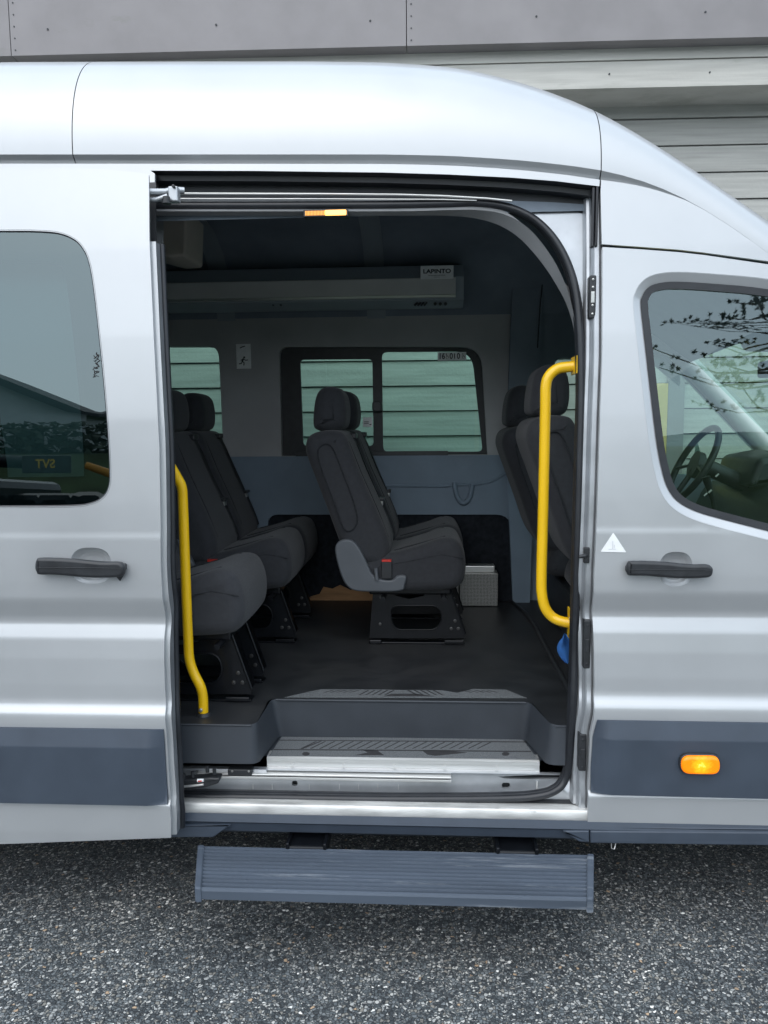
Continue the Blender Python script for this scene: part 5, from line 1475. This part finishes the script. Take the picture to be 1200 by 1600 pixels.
# wheels
def wheel(x, yc):
    mb = MB(); R_ = .345; sec = [(-.10, .20), (-.105, .25), (-.11, .31), (-.095, .338), (-.06, R_), (.06, R_), (.095, .338), (.11, .31), (.105, .25), (.10, .20)]
    n = 40; v = []
    for k in range(n):
        a = 2 * math.pi * k / n
        for y, r in sec: v.append((x + r * math.cos(a), yc + y, R_ + r * math.sin(a)))
    m_ = len(sec); mb.add(v, [(k * m_ + j, k * m_ + j + 1, ((k + 1) % n) * m_ + j + 1, ((k + 1) % n) * m_ + j) for k in range(n) for j in range(m_ - 1)])
    w = mb.build('wheel', TYRE, van)
    mb = MB(); mb.disc_y((x, yc - .07, R_), .205, .14, 32, .015)
    for k in range(6):
        a = k * math.pi / 3; mb.disc_y((x + .06 * math.cos(a), yc - .09, R_ + .06 * math.sin(a)), .012, .02, 8)
    mb.build('rim', JAMB, w)
for x in (xw, -2.35):
    wheel(x, .16); wheel(x, WIDTH - .16)

# ------------------------------------------------------------------ loose things in the van
mc = W(718, 946, 1.72); md = W(778, 947, 1.72)
mbx = empty('metal_box', ((mc.x + md.x) / 2, 1.78, ZF))
tag(mbx, 'silver perforated metal box on the van floor beside the middle seats', 'metal box')
hb = W(750, 896, 1.72).z - ZF; hw_ = (md.x - mc.x) / 2
PERF = mat('perforated_steel', (.52, .52, .49), .42, .7)
nt = PERF.node_tree; tc = nt.nodes.new('ShaderNodeTexCoord'); vo = nt.nodes.new('ShaderNodeTexVoronoi'); vo.inputs['Scale'].default_value = 130; vo.inputs['Randomness'].default_value = .15
nt.links.new(tc.outputs['Object'], vo.inputs['Vector']); rp = nt.nodes.new('ShaderNodeValToRGB'); rp.color_ramp.elements[0].position = .28; rp.color_ramp.elements[1].position = .40
rp.color_ramp.elements[0].color = (.10, .10, .10, 1); rp.color_ramp.elements[1].color = (.42, .42, .40, 1); nt.links.new(vo.outputs['Distance'], rp.inputs[0]); nt.links.new(rp.outputs[0], nt.nodes['Principled BSDF'].inputs['Base Color'])
mb = MB(); mb.box(-hw_, hw_, -.06, .05, .002, hb, .004); mb.build('box_body', PERF, mbx)
mb = MB(); mb.box(-hw_ - .10, hw_ - .015, -.03, .05, hb, hb + .035, .004); mb.build('box_lid', ALU, mbx)
mb = MB(); mb.box(-hw_ - .16, -hw_ - .002, -.055, .05, .002, hb, .004); mb.build('box_body', PERF, mbx)
bc = W(884, 1010, .30)
cl = empty('blue_cloth', (bc.x, .30, bc.z - .06))
tag(cl, 'blue cloth hanging down beside the front seat base at the door pillar', 'cloth')
mb = MB(); pts = []
for i in range(9):
    for j in range(6):
        u = i / 8; v_ = j / 5
        w_ = .006 + .030 * math.sin(math.pi * min(1, u * 1.1)) ** .8
        pts.append((-.0 + (v_ - .4) * 2 * w_ + .01 * (u - .5) * -1, .012 * math.sin(v_ * 9 + u * 4), u * .105))
mb.add(pts, [(i * 6 + j, i * 6 + j + 1, (i + 1) * 6 + j + 1, (i + 1) * 6 + j) for i in range(8) for j in range(5)]); mb.build('cloth_fold', BLUECL, cl)
cl2 = mb
# cab step dark recess trims on the right floor
mb = MB(); P = [FZ(a, b, ZF) for a, b in ((800, 942), (830, 970), (862, 1030), (892, 1085))]
mb.tube([(p.x, p.y, ZF + .004) for p in catmull(P, 4)], .012, 8, True, .9); mb.build('mat_edge', BLACKP, van)

# ------------------------------------------------------------------ the place behind the photographer (seen in the glass)
hs_ = empty('white_house', (-18.5, -28, 1.7)); tag(hs_, 'white house with a dark pitched roof, mirrored in the sliding door window', 'house')
mb = MB(); g5 = [(-6.6, 0), (6.6, 0), (6.6, 3.5), (0, 6.15), (-6.6, 3.5)]
for yy, rv_ in ((4, False), (-4, True)):
    P = [(x, yy, z) for x, z in g5]; mb.add(P, [(0, 1, 2, 3, 4) if rv_ else (4, 3, 2, 1, 0)], False)
for a, b in ((0, 4), (1, 2)):
    mb.add([(g5[a][0], -4, g5[a][1]), (g5[a][0], 4, g5[a][1]), (g5[b][0], 4, g5[b][1]), (g5[b][0], -4, g5[b][1])], [(0, 1, 2, 3)], False)
mb.build('wall', HWHITE, hs_)
mb = MB()
for sg in (-1, 1):
    a = Vector((sg * 7.3, 0, 3.24)); b = Vector((0, 0, 6.18)); up_ = Vector((0, 0, .26)); V = []
    for yy in (-4.6, 4.6):
        for p in (a, b, b + up_, a + up_): V.append((p.x, yy, p.z))
    mb.add(V, [(0, 1, 2, 3), (7, 6, 5, 4), (0, 4, 5, 1), (3, 2, 6, 7), (0, 3, 7, 4)], False)
mb.build('roof', SLATE, hs_)
for x in (-4, -1, 2, 4.6):
    mb = MB(); mb.box(x - .5, x + .5, 4.0, 4.05, 1.2, 2.5); mb.build('window', INK, hs_)
# orange digger parked on the asphalt
dg = empty('digger', (-7.0, -7.2, 0)); tag(dg, 'orange digger with dark lettered arm, mirrored low in the sliding door window', 'digger')
mb = MB(); mb.tube([(-3.2, 0, 1.7), (-1.2, 0, 2.1), (1.0, 0, 2.0), (2.2, 0, 1.93)], [.12, .13, .10, .09], 6); mb.build('arm', STEELB, dg)
mb = MB(); mb.tube([(2.75, 0, 1.90), (3.1, 0, 1.78), (3.5, 0, 1.5)], [.05, .06, .05], 6); mb.build('arm_tip', MACH, dg)
mb = MB(); mb.box(-5.6, 1.6, -1.8, 1.2, .9, 1.75, .12); mb.build('engine_cover', STEELB, dg)
mb = MB(); mb.box(-5.4, -3.4, -1.4, .5, 1.75, 2.7, .1); mb.build('cab', STEELB, dg)
for yy in (-1.5, .8): 
    mb = MB(); mb.box(-6.0, -.8, yy - .35, yy + .35, 0, .85, .3, 4); mb.build('crawler_track', TYRE, dg)
mb = MB(); mb.box(1.4, 4.2, -.9, -.3, .3, 1.55, .2); mb.build('bucket', STEELB, dg)
mb = MB(); mb.box(2.0, 2.62, .12, .15, 1.80, 2.02, .01); mb.build('name_plate', INK, dg)
text('name_lettering', 'SVT', .15, (2.3, .153, 1.91), YELLOW, dg, rot=(math.pi / 2, 0, math.pi), bold=.003)
hg = MB(); rnd = random.Random(5)
for k in range(2600):
    c = Vector((rnd.uniform(-9, 9), rnd.gauss(0, .5), rnd.uniform(0, 1.3))); d_ = Vector((rnd.gauss(0, 1), rnd.gauss(0, 1), rnd.gauss(0, 1))).normalized() * .22; e_ = d_.cross(Vector((.3, .5, .8))).normalized() * .16
    hg.add([c - e_, c + e_, c + d_], [(0, 1, 2)], False)
hd = hg.build('hedge', LEAF); hd.location = (-18, -22.5, 3.0); tag(hd, 'dark hedge below the white house, mirrored in the sliding door window', 'hedge')
# tree
tr_ = empty('pine_tree', (7.2, -13.5, .8)); tag(tr_, 'dark pine tree mirrored in the top corner of the front door window', 'tree')
mb = MB(); mb.tube([(0, 0, 0), (.1, 0, 2), (0, .1, 5), (.1, 0, 8.5)], [.22, .18, .12, .04], 10)
rnd = random.Random(3); tips = []
for k in range(46):
    h = 2.6 + 5.6 * k / 46; a = rnd.uniform(0, 2 * math.pi); ln_ = (3.0 - (h - 2.6) * .30) * rnd.uniform(.6, 1.1)
    e = (ln_ * math.cos(a), ln_ * math.sin(a), h + ln_ * .25)
    mb.tube([(0, 0, h), (e[0] * .5, e[1] * .5, h + .05), e], [.035, .018, .008], 5); tips.append(((0, 0, h), e))
mb.build('trunk', BARK, tr_)
mb = MB(); V = []; Fc = []
for (s0, e) in tips:
    s0 = Vector(s0); e = Vector(e)
    for q_ in range(17):
        t = rnd.uniform(.35, 1.05); c = s0.lerp(e, t) + Vector((rnd.gauss(0, .07), rnd.gauss(0, .07), rnd.gauss(0, .06)))
        for j in range(34):
            d_ = Vector((rnd.gauss(0, 1), rnd.gauss(0, 1), rnd.gauss(0, 1) + .3)).normalized(); L_ = rnd.uniform(.05, .10); sd = d_.cross(Vector((rnd.random(), rnd.random(), rnd.random()))).normalized() * .013
            o_ = len(V); V += [c - sd, c + sd, c + d_ * L_]; Fc.append((o_, o_ + 1, o_ + 2))
mb.add(V, Fc, False); mb.build('crown', LEAF, tr_)

# far-apart pieces of one part become parts of their own
bpy.context.view_layer.update()
seats_ = [o for o in van.children if o.type == 'EMPTY']
for o in list(bpy.data.objects):
    if o.type == 'MESH' and o.parent is not None and o.parent not in seats_ and not o.children and not o.name.startswith(('crown', 'cloth', 'label_text', 'sticker_text', 'name_lettering')):
        split_pieces(o)
